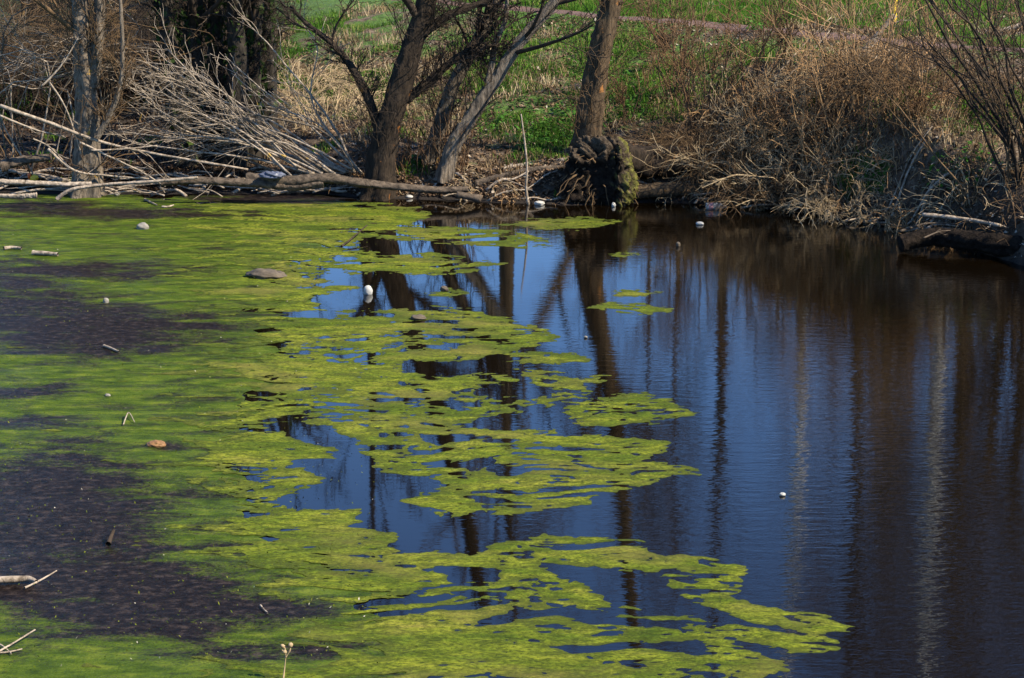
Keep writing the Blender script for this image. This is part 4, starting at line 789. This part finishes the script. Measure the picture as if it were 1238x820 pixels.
# dark overhanging log under the stem fan
P = np.array([gp(1088, 306) + (0, 0, 0.10), gp(1130, 306) + (0, 0.05, 0.17), gp(1180, 312) + (0, 0.1, 0.17), gp(1250, 318) + (0, 0.1, 0.14)])
V, F, _, _ = trunk_mesh(P, 0.085, 0.12, 60, 24, 0.1, 0.22, 8); e = empty("mossy_log", P[0]); put("trunk", V, F, M['soil_clod'], e, attrs={"moss": np.zeros(len(V)), "lit_rim": np.zeros(len(V))}); tag(e, "black wet log jutting into the water under the stem fan", "log")
wood("dead_branch", "bleached branch lying on the black wet log", np.array([gp(1115, 303) + (0, 0.1, 0.38), gp(1160, 306) + (0, 0.1, 0.36), gp(1210, 313) + (0, 0.1, 0.34)]), 0.025, 0.018, M['driftwood'], None, "branch", 3)

for q in range(14):
    a0 = gp(rng.uniform(1085, 1230), rng.uniform(290, 312)) + (0, 0, rng.uniform(0.06, 0.26)); an = rng.normal(0.1, 0.5); L = rng.uniform(0.3, 0.9)
    wood("dead_branch", "dark dead stick tangled over the black wet log", np.array([a0, a0 + [0.5 * L * math.cos(an), 0.1, 0.10 * L * math.sin(an) + 0.03], a0 + [L * math.cos(an), 0.15 * rng.normal(), 0.25 * L * math.sin(an)]]), rng.uniform(0.008, 0.02), 0.005, M['log_wood' if q % 3 else 'driftwood'], "sticks over the wet log", twigs=3)
# ------------------------------------------------------------------ rubbish and post
def lathe(axis0, axis1, prof, S=16):
    a = np.array(axis0, float); b_ = np.array(axis1, float); P = np.array([a + (b_ - a) * t_ for t_, r in prof])[None]; Rr = np.array([[max(r, 0.001) for t_, r in prof]])
    return tubes(P, Rr, S, True)
p0 = gp(853, 253) + (0, 0, 0.035); p1 = gp(879, 254) + (0, 0.05, 0.035); e = empty("plastic_bottle", (*((p0 + p1) / 2)[:2], 0)); tag(e, "white plastic bottle with pinkish band at the water's edge", "bottle")
V, F = lathe(p0, p1, [(0, 0.02), (0.02, 0.042), (0.1, 0.046), (0.3, 0.043), (0.5, 0.046), (0.68, 0.045), (0.8, 0.03), (0.9, 0.016), (0.93, 0.016)]); put("body", V, F, M['white_plastic'], e)
V, F = lathe(p0, p1, [(0.14, 0.044), (0.15, 0.0485), (0.34, 0.0485), (0.35, 0.044)]); put("label_band", V, F, M['pink_label'], e)
V, F = lathe(p0, p1, [(0.925, 0.018), (0.93, 0.021), (0.99, 0.021), (1.0, 0.018)]); put("cap", V, F, M['white_plastic'], e)
pc = gt(44, 222) + (0, -0.1, 0.05); e = empty("crumpled_packet", pc); tag(e, "crumpled yellow and orange packet on the mud by the straight pole", "packet")
V, F = lump(pc[0], pc[1], pc[2] + 0.03, 0.055, 0.05, 0.045, 3, 0.4, 20, 14); put("packet_body", V, F, M['yellow_plastic'], e); V, F = lump(pc[0] - 0.06, pc[1], pc[2] + 0.06, 0.025, 0.025, 0.04, 8, 0.4, 14, 10); put("torn_end", V, F, M['orange_plastic'], e)
pc = pv(330, 212, 25.2); V, F = lump(0, 0, 0, 0.16, 0.09, 0.05, 6, 0.5, 40, 24, 3.0); o = put("crumpled_bag", V, F, M['blue_plastic']); o.location = pc; tag(o, "crumpled bluish plastic bag caught between the drift logs", "bag")
pb_ = pv(1081, 26, 31.0); zb = H1(pb_[0], 31.0); e = empty("marker_post", (pb_[0], 31.0, zb)); tag(e, "slim yellow marker post beyond the path", "post")
V, F = lathe((pb_[0], 31.0, zb - 0.1), (pb_[0], 31.0, zb + 1.2), [(0, 0.035), (0.2, 0.035), (0.9, 0.035), (0.95, 0.035)], 12); put("post_shaft", V, F, M['yellow_paint'], e)
V, F = lathe((pb_[0], 31.0, zb + 1.13), (pb_[0], 31.0, zb + 1.22), [(0, 0.035), (0.05, 0.045), (0.7, 0.045), (1, 0.01)], 12); put("post_cap", V, F, M['yellow_paint'], e)
print("objects", len(bpy.data.objects), "tris", sum(sum(len(p_.vertices) - 2 for p_ in me.polygons) if len(me.polygons) < 2000 else len(me.polygons) * 2 for me in bpy.data.meshes))

pn = pv(803, 48, 29.2); th = rng.uniform(0, 2 * np.pi, 160); L_ = rng.uniform(0.05, 0.11, 160); k_ = np.linspace(-1, 1, 5)
P = np.stack([pn[0] + L_[:, None] * np.cos(th[:, None] + k_ * 0.9), pn[1] + L_[:, None] * np.sin(th[:, None] + k_ * 0.9), pn[2] + rng.uniform(-0.07, 0.05, 160)[:, None] + 0.03 * rng.normal(size=(160, 1)) * k_], -1)
V, F = tubes(P, np.full((160, 5), 0.006), 4, False); o = put("bird_nest", V - pn, F, M['twig_dark']); o.location = pn; tag(o, "dark round bird nest held in the olive shrub", "nest")
